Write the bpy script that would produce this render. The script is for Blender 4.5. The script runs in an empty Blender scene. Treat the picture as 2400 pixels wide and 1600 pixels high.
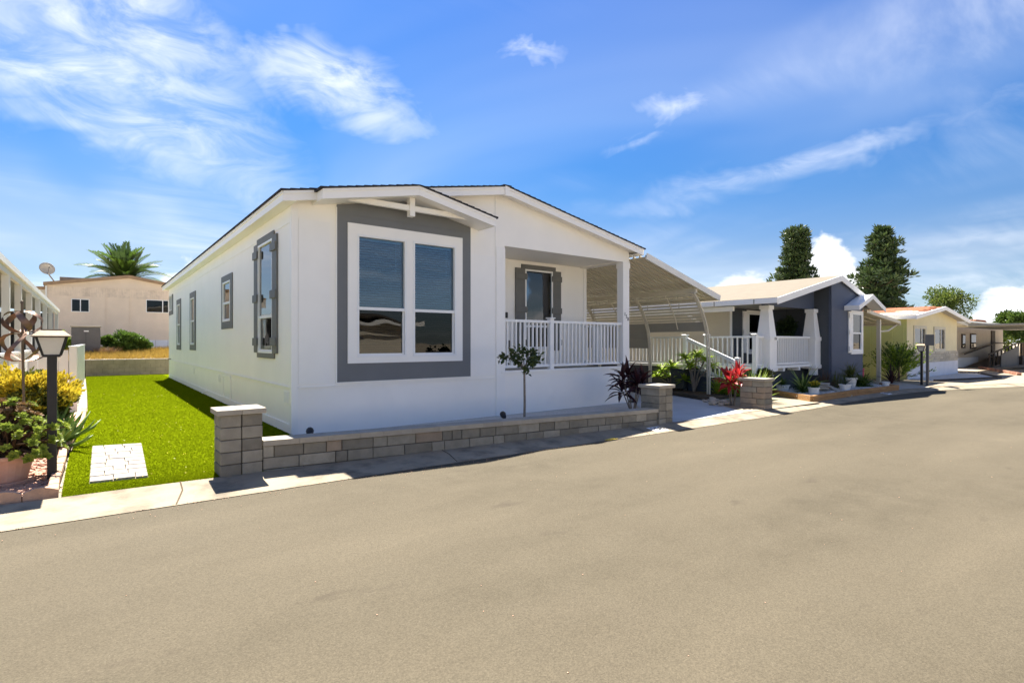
import bpy, math, random
from mathutils import Vector, Matrix, noise
R = math.radians
random.seed(7)
scene = bpy.context.scene
col = scene.collection

# ---------------------------------------------------------------- camera
EYE = 1.55
YAW = 37.684
cd = bpy.data.cameras.new('camera'); cam = bpy.data.objects.new('camera', cd); col.objects.link(cam)
cam.location = (0, 0, EYE); cam.rotation_euler = (R(90), 0, R(-YAW))
cd.sensor_width = 36; cd.lens = 36*1270/2400; cd.shift_y = 2/2400
cd.clip_start = 0.05; cd.clip_end = 3000
scene.camera = cam
scene.render.resolution_x = 1024; scene.render.resolution_y = 682

# ---------------------------------------------------------------- exposure
scene.view_settings.view_transform = 'Standard'; scene.view_settings.look = 'None'
scene.view_settings.gamma = 1; scene.view_settings.use_curve_mapping = False
scene.view_settings.exposure = 2.28

# ---------------------------------------------------------------- sun and sky
SUN_TO = Vector((0.12, 0.645, 1.0)).normalized()
SUN_EL = math.asin(SUN_TO.z); SUN_AZ = math.atan2(SUN_TO.x, SUN_TO.y)
sl = bpy.data.lights.new('sun', 'SUN'); sl.energy = 3.9; sl.angle = R(0.53); sl.color = (1.0, 0.95, 0.86)
so = bpy.data.objects.new('sun', sl); col.objects.link(so)
so.rotation_euler = SUN_TO.to_track_quat('Z', 'Y').to_euler(); so.location = (10, 40, 60)

world = bpy.data.worlds.new('World'); scene.world = world; world.use_nodes = True
wt = world.node_tree; wn = wt.nodes; wl = wt.links
for n in list(wn): wn.remove(n)
def WN(t, **k):
    n = wn.new(t)
    for a, b in k.items(): setattr(n, a, b)
    return n
def wmath(op, a, b=None, clamp=False):
    n = WN('ShaderNodeMath', operation=op, use_clamp=clamp)
    for i, v in enumerate((a, b)):
        if v is None: continue
        if isinstance(v, (int, float)): n.inputs[i].default_value = v
        else: wl.new(v, n.inputs[i])
    return n.outputs[0]
def wramp(v, lo, hi, a=0.0, b=1.0, smooth=True):
    n = WN('ShaderNodeMapRange', interpolation_type='SMOOTHSTEP' if smooth else 'LINEAR')
    wl.new(v, n.inputs['Value'])
    for k, x in zip(('From Min', 'From Max', 'To Min', 'To Max'), (lo, hi, a, b)): n.inputs[k].default_value = x
    return n.outputs[0]
tc = WN('ShaderNodeTexCoord'); DIR = tc.outputs['Generated']
sky = WN('ShaderNodeTexSky', sky_type='NISHITA'); sky.sun_disc = False
sky.sun_elevation = SUN_EL; sky.sun_rotation = SUN_AZ
sky.altitude = 50; sky.air_density = 1.0; sky.dust_density = 0.35; sky.ozone_density = 2.5
sep = WN('ShaderNodeSeparateXYZ'); wl.new(DIR, sep.inputs[0])
sx, sy, sz = sep.outputs
# colour grade of the clear sky: one even ramp over height, the same in every direction
tn = WN('ShaderNodeValToRGB'); wl.new(sz, tn.inputs[0])
SKY_RAMP = ((.0, (.185, .225, .29)), (.134, (.21, .225, .26)), (.25, (.122, .210, .295)), (.361, (.055, .190, .325)), (.524, (.012, .155, .345)), (1.0, (.012, .155, .345)))
el = tn.color_ramp.elements
while len(el) < len(SKY_RAMP): el.new(.5)
for e_, (p_, c_) in zip(el, SKY_RAMP): e_.position = p_; e_.color = (*c_, 1)
hs = WN('ShaderNodeMixRGB', blend_type='MULTIPLY'); hs.inputs[0].default_value = 1; wl.new(sky.outputs[0], hs.inputs[1]); wl.new(tn.outputs[0], hs.inputs[2])
# flat cloud layer coordinates: direction divided by its height (a plane of cirrus overhead)
zc = wmath('MAXIMUM', wmath('ADD', sz, 0.10), 0.02)
px = wmath('DIVIDE', sx, zc); py = wmath('DIVIDE', sy, zc)
comb = WN('ShaderNodeCombineXYZ'); wl.new(px, comb.inputs[0]); wl.new(py, comb.inputs[1])
CB = (-30, (0.3, 1.9, 0), -35, (2.7, 6.4, 0), (3.3, 2.2, 0))
def wnoise(vec, scale, rot=0, stretch=(1, 1, 1), loc=(0, 0, 0), detail=5, rough=.55, dist=0):
    m = WN('ShaderNodeMapping'); m.inputs['Rotation'].default_value = (0, 0, R(rot)); m.inputs['Scale'].default_value = stretch
    m.inputs['Location'].default_value = loc
    wl.new(vec, m.inputs['Vector'])
    n = WN('ShaderNodeTexNoise'); wl.new(m.outputs[0], n.inputs['Vector'])
    n.inputs['Scale'].default_value = scale; n.inputs['Detail'].default_value = detail
    n.inputs['Roughness'].default_value = rough; n.inputs['Distortion'].default_value = dist
    return n.outputs['Fac']
big = wnoise(comb.outputs[0], 0.62, CB[0], (1, .62, 1), CB[1], 4, .5, .5)
fib = wnoise(comb.outputs[0], 1.15, CB[2], (.45, 1.7, 1), CB[3], 6, .60, .7)
cir = wmath('MULTIPLY', wramp(big, .40, .66), wramp(fib, .34, .74))
veil = wmath('MULTIPLY', wramp(wnoise(comb.outputs[0], .5, 10, (1, .6, 1), CB[4], 4, .5, .6), .42, .70), .18)
cir = wmath('ADD', wmath('MULTIPLY', cir, .48), veil, True)
# single wisps: azimuth, height, half length, half width (degrees), tilt, strength
azn = WN('ShaderNodeMath', operation='ARCTAN2'); wl.new(sx, azn.inputs[0]); wl.new(sy, azn.inputs[1])
AZ = wmath('MULTIPLY', azn.outputs[0], 180/math.pi); ELV = wmath('MULTIPLY', wmath('ARCSINE', sz), 180/math.pi)
wob = wnoise(DIR, 5.0, 0, (1, 1, 1.6), (1.7, .3, 2.2), 4, .6, .6); soft = wramp(wnoise(DIR, 8.5, 0, (1, 1, 2.4), (0.3, 4.1, 1.2), 5, .62, .8), .28, .72, .25, 1.0)
ELW = wmath('ADD', ELV, wmath('MULTIPLY', wmath('SUBTRACT', wob, .5), 9.0))
ae = WN('ShaderNodeCombineXYZ'); wl.new(AZ, ae.inputs[0]); wl.new(ELW, ae.inputs[1])
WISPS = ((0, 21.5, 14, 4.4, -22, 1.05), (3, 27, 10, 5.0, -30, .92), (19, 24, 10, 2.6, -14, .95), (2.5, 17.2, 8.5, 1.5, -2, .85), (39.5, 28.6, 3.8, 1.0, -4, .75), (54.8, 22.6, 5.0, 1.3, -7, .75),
         (51, 20.1, 3.4, 1.0, 3, .62), (66, 16.4, 17, 1.4, 9, .58), (78.6, 9.2, 8, 1.1, 2, .5), (76, 23, 15, 5.5, 8, .42), (-75, 34, 24, 9, -12, 1.0), (125, 36, 24, 9, 10, 1.0), (-150, 40, 26, 10, 14, 1.0), (165, 24, 16, 5, -8, .95), (30, 56, 22, 9, 20, .9), (-100, 62, 30, 10, 10, .9))  # the large ones out of view are added to brighten the shaded sides
wis = None
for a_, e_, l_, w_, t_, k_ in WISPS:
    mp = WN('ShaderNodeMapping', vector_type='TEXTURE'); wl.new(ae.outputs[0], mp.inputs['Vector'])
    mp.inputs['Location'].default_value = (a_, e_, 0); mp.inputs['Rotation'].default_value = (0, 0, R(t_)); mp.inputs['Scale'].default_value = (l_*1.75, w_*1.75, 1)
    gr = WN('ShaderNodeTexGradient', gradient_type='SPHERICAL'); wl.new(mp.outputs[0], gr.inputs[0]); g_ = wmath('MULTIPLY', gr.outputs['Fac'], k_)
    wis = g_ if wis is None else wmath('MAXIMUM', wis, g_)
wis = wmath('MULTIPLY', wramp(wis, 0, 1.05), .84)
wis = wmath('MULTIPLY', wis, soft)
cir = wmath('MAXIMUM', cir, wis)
# low cumulus banks near the horizon: noise on the direction itself, kept between 2 and 14 degrees of height
cub = WN('ShaderNodeCombineXYZ'); wl.new(azn.outputs[0], cub.inputs[0]); wl.new(wmath('MULTIPLY', sz, 1.5), cub.inputs[1])
cub.inputs[2].default_value = 4.2
puff = wnoise(cub.outputs[0], 15, 0, (1, 1.15, 1), (0.4, .2, 0), 6, .58, .1)
lump = wnoise(cub.outputs[0], 6.5, 0, (1, .3, 1), (0.9, 1.7, 0), 3, .5)
BANKS = ((-180, .05), (-150, .30), (-140, .02), (-112, .02), (-102, .42), (-92, .03), (-50, .02), (-42, .36), (-34, .03), (-6, .05), (-2, .20), (.5, .12), (3.5, .28), (7.2, .40), (10.2, .14), (13, .0), (50, .0), (54.5, .24), (57, .26), (60, .38), (62.5, .33), (64.5, .36), (67.8, .50), (70.5, .38), (73, .14), (75.5, .04), (79.5, .23), (83, .30), (88, .26), (93, .04), (118, .40), (155, .05))
tr_ = WN('ShaderNodeValToRGB'); tr_.color_ramp.interpolation = 'EASE'; wl.new(wramp(AZ, -180, 180, 0, 1, False), tr_.inputs[0]); el = tr_.color_ramp.elements
while len(el) < len(BANKS): el.new(.5)
for e_, (p_, h_) in zip(el, BANKS): e_.position = (p_+180)/360; e_.color = (h_, h_, h_, 1)
top = wmath('MULTIPLY', tr_.outputs[0], .33)
top = wmath('MULTIPLY', top, wramp(lump, .3, .7, .80, 1.18, False))
edge = wmath('SUBTRACT', wmath('ADD', top, wmath('MULTIPLY', wmath('SUBTRACT', puff, .55), .10)), sz)
cum = wmath('MULTIPLY', wramp(edge, -.003, .020), wramp(top, .012, .045))
shade = wramp(edge, .0, .10, 1.0, .88)
bright = WN('ShaderNodeRGB'); bright.outputs[0].default_value = (2.75, 2.80, 2.9, 1)
cumcol = WN('ShaderNodeMixRGB', blend_type='MULTIPLY'); cumcol.inputs[0].default_value = 1
wl.new(bright.outputs[0], cumcol.inputs[1]); wl.new(shade, cumcol.inputs[2])
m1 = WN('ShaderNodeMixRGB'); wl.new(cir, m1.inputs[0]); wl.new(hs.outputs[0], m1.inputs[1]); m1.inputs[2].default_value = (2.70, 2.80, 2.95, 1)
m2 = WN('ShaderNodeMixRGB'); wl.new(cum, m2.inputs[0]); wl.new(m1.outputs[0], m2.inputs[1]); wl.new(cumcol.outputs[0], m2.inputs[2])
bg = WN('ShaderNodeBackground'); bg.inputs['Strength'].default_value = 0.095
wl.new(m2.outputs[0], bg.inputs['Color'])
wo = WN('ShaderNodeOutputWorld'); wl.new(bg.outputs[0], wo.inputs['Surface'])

# ---------------------------------------------------------------- materials
MATS = {}
def mat(name, c, rough=.7, var=.12, scale=3.0, bump=0.0, bscale=60.0, spec=.3, metal=0.0, rand=0.0, c2=None, detail=6, dirt=None, coat=0, stretch=None, trans=0.0):
    m = bpy.data.materials.new(name); m.use_nodes = True; MATS[name] = m
    nt = m.node_tree; N = nt.nodes; L = nt.links
    b = N['Principled BSDF']
    b.inputs['Roughness'].default_value = rough; b.inputs['Metallic'].default_value = metal
    b.inputs['Specular IOR Level'].default_value = spec
    if coat: b.inputs['Coat Weight'].default_value = coat
    t = N.new('ShaderNodeTexCoord'); vec = t.outputs['Object']
    if stretch:
        mp = N.new('ShaderNodeMapping'); mp.inputs['Scale'].default_value = stretch; L.new(vec, mp.inputs[0]); vec = mp.outputs[0]
    n1 = N.new('ShaderNodeTexNoise'); L.new(vec, n1.inputs['Vector'])
    n1.inputs['Scale'].default_value = scale; n1.inputs['Detail'].default_value = detail; n1.inputs['Roughness'].default_value = .6
    rp = N.new('ShaderNodeValToRGB'); L.new(n1.outputs['Fac'], rp.inputs[0])
    a = c2 if c2 else tuple(x*(1-var) for x in c); z = c if c2 else tuple(min(1, x*(1+var)) for x in c)
    rp.color_ramp.elements[0].position = .3; rp.color_ramp.elements[1].position = .7
    rp.color_ramp.elements[0].color = (*a, 1); rp.color_ramp.elements[1].color = (*z, 1)
    out = rp.outputs[0]
    if dirt:                                            # sparse stains with a shape of their own
        n2 = N.new('ShaderNodeTexNoise'); L.new(t.outputs['Object'], n2.inputs['Vector']); n2.inputs['Scale'].default_value = dirt[1]; n2.inputs['Detail'].default_value = 8
        n2.inputs['Roughness'].default_value = .65
        mr = N.new('ShaderNodeMapRange'); L.new(n2.outputs['Fac'], mr.inputs[0]); mr.inputs[1].default_value = dirt[2]; mr.inputs[2].default_value = dirt[3]
        mr.inputs[4].default_value = dirt[4] if len(dirt) > 4 else .7
        mx = N.new('ShaderNodeMixRGB'); L.new(mr.outputs[0], mx.inputs[0]); L.new(out, mx.inputs[1]); mx.inputs[2].default_value = (*dirt[0], 1); out = mx.outputs[0]
    if rand:
        oi = N.new('ShaderNodeObjectInfo'); mr = N.new('ShaderNodeMapRange'); L.new(oi.outputs['Random'], mr.inputs[0])
        mr.inputs[3].default_value = 1-rand; mr.inputs[4].default_value = 1+rand*.8
        mx = N.new('ShaderNodeMixRGB'); mx.blend_type = 'MULTIPLY'; mx.inputs[0].default_value = 1; L.new(out, mx.inputs[1]); L.new(mr.outputs[0], mx.inputs[2]); out = mx.outputs[0]
    L.new(out, b.inputs['Base Color'])
    if bump:
        n3 = N.new('ShaderNodeTexNoise'); L.new(vec, n3.inputs['Vector']); n3.inputs['Scale'].default_value = bscale; n3.inputs['Detail'].default_value = 5
        bp = N.new('ShaderNodeBump'); bp.inputs['Strength'].default_value = bump; bp.inputs['Distance'].default_value = .01
        L.new(n3.outputs['Fac'], bp.inputs['Height']); L.new(bp.outputs[0], b.inputs['Normal'])
    if trans:                                           # thin leaves let light through
        tr = N.new('ShaderNodeBsdfTranslucent'); L.new(out, tr.inputs['Color'])
        ms = N.new('ShaderNodeMixShader'); ms.inputs[0].default_value = trans
        L.new(b.outputs[0], ms.inputs[1]); L.new(tr.outputs[0], ms.inputs[2]); L.new(ms.outputs[0], N['Material Output'].inputs['Surface'])
    return m
def leafmat(name, c, c2, rough=.45, trans=.35, scale=14):
    return mat(name, c, rough=rough, c2=c2, scale=scale, spec=.4, trans=trans, detail=2, rand=.0)
def glassmat(name, tint=(.75, .8, .8), ior=1.9, extra=.06):
    m = bpy.data.materials.new(name); m.use_nodes = True; MATS[name] = m
    nt = m.node_tree; N = nt.nodes; L = nt.links
    N.remove(N['Principled BSDF'])
    tr = N.new('ShaderNodeBsdfTransparent'); tr.inputs[0].default_value = (*tint, 1)
    gl = N.new('ShaderNodeBsdfGlossy'); gl.inputs['Roughness'].default_value = .012
    n3 = N.new('ShaderNodeTexNoise'); n3.inputs['Scale'].default_value = 1.7; n3.inputs['Detail'].default_value = 1
    t = N.new('ShaderNodeTexCoord'); L.new(t.outputs['Object'], n3.inputs['Vector'])
    bp = N.new('ShaderNodeBump'); bp.inputs['Strength'].default_value = .12; bp.inputs['Distance'].default_value = .02
    L.new(n3.outputs['Fac'], bp.inputs['Height']); L.new(bp.outputs[0], gl.inputs['Normal'])
    fr = N.new('ShaderNodeFresnel'); fr.inputs[0].default_value = ior
    ad = N.new('ShaderNodeMath'); ad.operation = 'ADD'; ad.use_clamp = True; ad.inputs[1].default_value = extra; L.new(fr.outputs[0], ad.inputs[0])
    ms = N.new('ShaderNodeMixShader'); L.new(ad.outputs[0], ms.inputs[0]); L.new(tr.outputs[0], ms.inputs[1]); L.new(gl.outputs[0], ms.inputs[2])
    L.new(ms.outputs[0], N['Material Output'].inputs['Surface'])
    return m
def asphalt():
    m = bpy.data.materials.new('asphalt'); m.use_nodes = True; MATS['asphalt'] = m
    nt = m.node_tree; N = nt.nodes; L = nt.links; b = N['Principled BSDF']
    b.inputs['Roughness'].default_value = .92; b.inputs['Specular IOR Level'].default_value = .15
    t = N.new('ShaderNodeTexCoord')
    def nz(s, d=5, r=.6, st=None, w=0):
        v = t.outputs['Object']
        if st:
            mp = N.new('ShaderNodeMapping'); mp.inputs['Scale'].default_value = st; mp.inputs['Location'].default_value = (w, w, w); L.new(v, mp.inputs[0]); v = mp.outputs[0]
        n = N.new('ShaderNodeTexNoise'); L.new(v, n.inputs['Vector']); n.inputs['Scale'].default_value = s; n.inputs['Detail'].default_value = d; n.inputs['Roughness'].default_value = r
        return n.outputs['Fac']
    def mixc(f, c1, c2, mode='MIX'):
        x = N.new('ShaderNodeMixRGB'); x.blend_type = mode
        for i, v in enumerate((f, c1, c2)):
            if isinstance(v, tuple): x.inputs[i].default_value = (*v, 1)
            elif isinstance(v, float): x.inputs[i].default_value = v
            else: L.new(v, x.inputs[i])
        return x.outputs[0]
    def rng(v, lo, hi, a=0., z=1.):
        x = N.new('ShaderNodeMapRange'); L.new(v, x.inputs[0])
        for i, q in enumerate((lo, hi, a, z)): x.inputs[i+1].default_value = q
        return x.outputs[0]
    base = mixc(rng(nz(.55, 4, .55, (.35, 1.3, 1)), .35, .68), (.071, .059, .039), (.116, .096, .065))      # broad worn bands along the road
    base = mixc(rng(nz(2.3, 6, .65), .3, .75), base, (.097, .081, .055))
    grain = rng(nz(95, 3, .7), .32, .70, .74, 1.24)                                            # stones in the surface
    base = mixc(1.0, base, grain, 'MULTIPLY')
    v = N.new('ShaderNodeTexVoronoi'); L.new(t.outputs['Object'], v.inputs['Vector']); v.inputs['Scale'].default_value = 46
    spk = rng(v.outputs['Distance'], .04, .13, 1, 0)
    base = mixc(spk, base, mixc(rng(nz(31, 2), .45, .55), (.18, .155, .115), (.050, .042, .030)))
    st = rng(nz(1.9, 5, .6, (.55, 1.2, 1), 3.7), .645, .72, 0, .55)                                        # a few oil stains
    base = mixc(st, base, (.060, .048, .034))
    L.new(base, b.inputs['Base Color'])
    bp = N.new('ShaderNodeBump'); bp.inputs['Strength'].default_value = .55; bp.inputs['Distance'].default_value = .008
    L.new(nz(110, 4, .7), bp.inputs['Height']); L.new(bp.outputs[0], b.inputs['Normal'])
asphalt()
mat('gutter_concrete', (.29, .24, .172), .9, .14, 1.6, .3, 70, .15, dirt=((.12, .10, .075), 2.3, .46, .68, .85))
mat('drive_concrete', (.42, .435, .44), .85, .10, 1.4, .25, 80, .15, dirt=((.22, .22, .21), 3, .60, .75, .4))
mat('apron_concrete', (.29, .24, .172), .9, .10, 1.0, .3, 60, .15, dirt=((.24, .20, .15), 3, .58, .72, .5))
mat('pale_gravel', (.52, .49, .44), .95, .2, 30, .6, 40, .1)
mat('soil', (.10, .075, .05), .95, .3, 9, .9, 40, .1)
mat('lot_ground', (.34, .285, .21), .95, .2, 1.2, .5, 30, .1)
mat('turf_base', (.105, .138, .002), .95, .12, 6, .6, 200, .0)
mat('turf_blade', (.150, .186, .003), .95, scale=.8, c2=(.122, .158, .003), spec=.0, trans=.35)
mat('dry_grass', (.46, .31, .08), .85, c2=(.34, .24, .05), scale=5, spec=.15, trans=.2)
mat('pink_gravel', (.50, .30, .21), .9, .25, 5, .5, 50, .15, rand=.2)
mat('chip_pink', (.52, .32, .23), .9, scale=25, c2=(.33, .20, .15), spec=.15)
mat('white_gravel', (.55, .53, .49), .9, .2, 12, .4, 50, .15)
mat('chip_white', (.66, .64, .60), .9, scale=14, c2=(.42, .40, .38), spec=.15)
mat('edging_brick', (.50, .31, .21), .9, .2, 8, .4, 60, .15, rand=.16)
mat('paver', (.29, .265, .235), .9, .10, 9, .35, 70, .15, rand=.06)
mat('block', (.262, .240, .195), .92, .15, 7, .55, 90, .15, rand=.30, dirt=((.17, .155, .12), 4, .55, .72, .55))
mat('block_tan', (.30, .24, .18), .92, .15, 7, .55, 90, .15, rand=.15)
mat('coping', (.36, .325, .265), .9, .08, 9, .35, 90, .15, rand=.07)
mat('mortar', (.075, .07, .058), .95, .1, 10, .3, 90, .1)
mat('white_paint', (.92, .89, .835), .55, .025, 1.2, .03, 240, .3, dirt=((.62, .60, .56), 1.1, .62, .85, .20))
mat('white_trim', (.90, .88, .84), .45, .02, 2, 0, 60, .35)
mat('vinyl', (.84, .84, .83), .35, .015, 2, 0, 60, .4)
mat('slate_paint', (.165, .172, .178), .6, .05, 2, .03, 200, .3)
mat('shutter_paint', (.15, .15, .142), .55, .06, 6, .05, 90, .3)
mat('shingle', (.045, .045, .055), .95, .3, 9, .6, 120, .1, rand=.2)
mat('room_shade_board', (.05, .05, .05), .9, .2, 3)
mat('screen_mesh', (.055, .055, .050), .7, .05, 40, spec=.15)
mat('blind_slat', (.62, .63, .62), .5, .03, 8)
mat('black_metal', (.020, .020, .021), .5, .15, 8, spec=.35)
mat('bronze', (.16, .115, .075), .5, .25, 12, .1, 60, .5, metal=.55)
mat('copper', (.30, .18, .125), .5, .45, 9, .1, 60, .5, metal=.85, c2=(.16, .11, .085))
mat('frosted_glass', (.78, .76, .70), .35, .03, 4, spec=.5, trans=.35)
mat('bulb_white', (.85, .84, .80), .4, .02, 4)
mat('terracotta', (.52, .32, .235), .8, .16, 5, .12, 60, .2, dirt=((.62, .48, .40), 3, .55, .75, .5))
mat('pot_white', (.78, .77, .74), .45, .05, 6, spec=.4)
mat('pot_cream', (.62, .58, .46), .6, .08, 6)
mat('tan_siding', (.72, .595, .46), .75, .06, 1.5, .06, 60, .2)
mat('tan_stain', (.72, .595, .46), .75, .10, 2.2, .06, 60, .2, dirt=((.30, .24, .19), 2.0, .46, .70, .55), stretch=(6, 1, .7))
mat('tan_trim', (.33, .22, .13), .8, .15, 3)
mat('skirt_white', (.72, .72, .74), .6, .05, 2)
mat('box_gray', (.115, .110, .110), .6, .10, 2.5, .06, 60, .3)
mat('cmu', (.215, .195, .135), .95, .12, 3, .45, 80, .1, rand=.08, dirt=((.16, .14, .09), 2.4, .5, .72, .6))
mat('awning_white', (.76, .745, .69), .45, .03, 2, spec=.4)
mat('awning_cream', (.66, .60, .47), .5, .05, 2, spec=.35)
mat('lattice_tan', (.60, .55, .42), .55, .06, 3)
mat('panel_gray', (.34, .32, .265), .7, .05, 2)
mat('slate_blue', (.085, .103, .150), .65, .06, 1.8, .05, 120, .25)
mat('slate_dark', (.070, .078, .088), .65, .06, 2, .05, 120, .25)
mat('cream_wall', (.70, .63, .51), .7, .04, 2)
mat('roof_tan', (.185, .158, .122), .9, .06, 3, .35, 55, .12)
mat('roof_red', (.27, .105, .055), .9, .25, 9, .4, 40, .12, rand=.25)
mat('roof_pale', (.42, .39, .35), .9, .08, 6, .3, 40, .12, rand=.10)
mat('yellow_siding', (.76, .67, .42), .7, .05, 1.4)
mat('lime_siding', (.60, .60, .23), .7, .06, 1.4)
mat('stone_veneer', (.55, .49, .38), .9, .15, 8, .6, 30, .15, rand=.15)
mat('beige_wall', (.52, .45, .37), .75, .06, 1.2)
mat('dark_wood', (.075, .06, .05), .8, .2, 6)
mat('timber', (.42, .24, .10), .85, scale=3, c2=(.26, .14, .06), bump=.3, bscale=40, stretch=(1, 8, 8), rand=.12)
mat('timber_dark', (.05, .042, .032), .85, .2, 6, .2, 40)
mat('red_brick', (.30, .15, .10), .9, .2, 8, .4, 50, .15, rand=.25)
mat('rock', (.50, .42, .32), .9, .2, 6, .6, 20, .15, rand=.2)
mat('bark', (.17, .125, .085), .95, .25, 14, .7, 30, .1, stretch=(3, 3, 1))
mat('bark_gray', (.24, .20, .155), .95, .25, 20, .5, 60, .1)
mat('bin_green', (.060, .070, .062), .5, .1, 3, spec=.4)
mat('sign_gray', (.085, .088, .095), .5, .08, 4, spec=.3)
mat('paint_white', (.80, .80, .80), .7, .10, 18)
mat('paint_black', (.02, .02, .025), .7, .1, 12)
mat('paint_yellow', (.70, .48, .06), .8, .3, 14)
mat('ac_metal', (.20, .19, .17), .6, .15, 4)
mat('dish', (.58, .50, .38), .6, .12, 3)
mat('pink_plastic', (.62, .10, .16), .45, .1, 5, spec=.4)
mat('kraft', (.45, .33, .22), .8, .1, 4)
mat('street_curb', (.40, .36, .30), .9, .1, 2, .2, 60, .15)
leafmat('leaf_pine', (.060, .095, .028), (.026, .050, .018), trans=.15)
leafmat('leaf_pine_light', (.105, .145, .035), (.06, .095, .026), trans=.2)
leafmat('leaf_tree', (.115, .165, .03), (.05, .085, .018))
leafmat('leaf_tree_sun_tint', (.20, .235, .04), (.10, .14, .025))
leafmat('leaf_palm', (.085, .150, .018), (.045, .085, .012))
leafmat('leaf_palm_dark', (.045, .075, .02), (.025, .045, .014))
leafmat('leaf_yellow', (.62, .46, .035), (.40, .34, .03), trans=.3)
leafmat('leaf_olive', (.14, .15, .025), (.06, .075, .015))
leafmat('leaf_green', (.10, .17, .025), (.05, .09, .015))
leafmat('leaf_lime', (.40, .52, .05), (.24, .36, .03), trans=.4)
leafmat('leaf_aloe', (.24, .34, .065), (.13, .21, .045), trans=.28, scale=6)
leafmat('leaf_aeonium', (.36, .42, .06), (.20, .27, .035), trans=.42, scale=8)
leafmat('leaf_aeonium_dark', (.34, .20, .08), (.17, .11, .05), trans=.12, scale=8)
leafmat('leaf_burgundy', (.060, .014, .016), (.022, .008, .011), trans=.15)
leafmat('leaf_red', (.52, .035, .03), (.22, .015, .02), trans=.35)
leafmat('leaf_sapling', (.075, .105, .022), (.035, .055, .014))
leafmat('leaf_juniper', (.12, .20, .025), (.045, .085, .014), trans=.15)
leafmat('leaf_juniper_sun_tint', (.34, .46, .04), (.20, .30, .03), trans=.35)
leafmat('leaf_variegated', (.42, .48, .18), (.10, .19, .03), scale=30)
leafmat('leaf_brown', (.15, .09, .05), (.08, .05, .03))
leafmat('leaf_dryweed', (.30, .19, .10), (.18, .11, .06), trans=.1)
leafmat('flower_white', (.82, .78, .66), (.7, .62, .4))
leafmat('petal_yellow', (.75, .55, .03), (.5, .42, .03))
glassmat('window_glass', (.58, .74, .86), 1.60, .05)
glassmat('window_glass_dark', (.30, .31, .30), 1.38, .012)
glassmat('window_glass_mirror', (.45, .5, .48), 2.3, .10)

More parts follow.
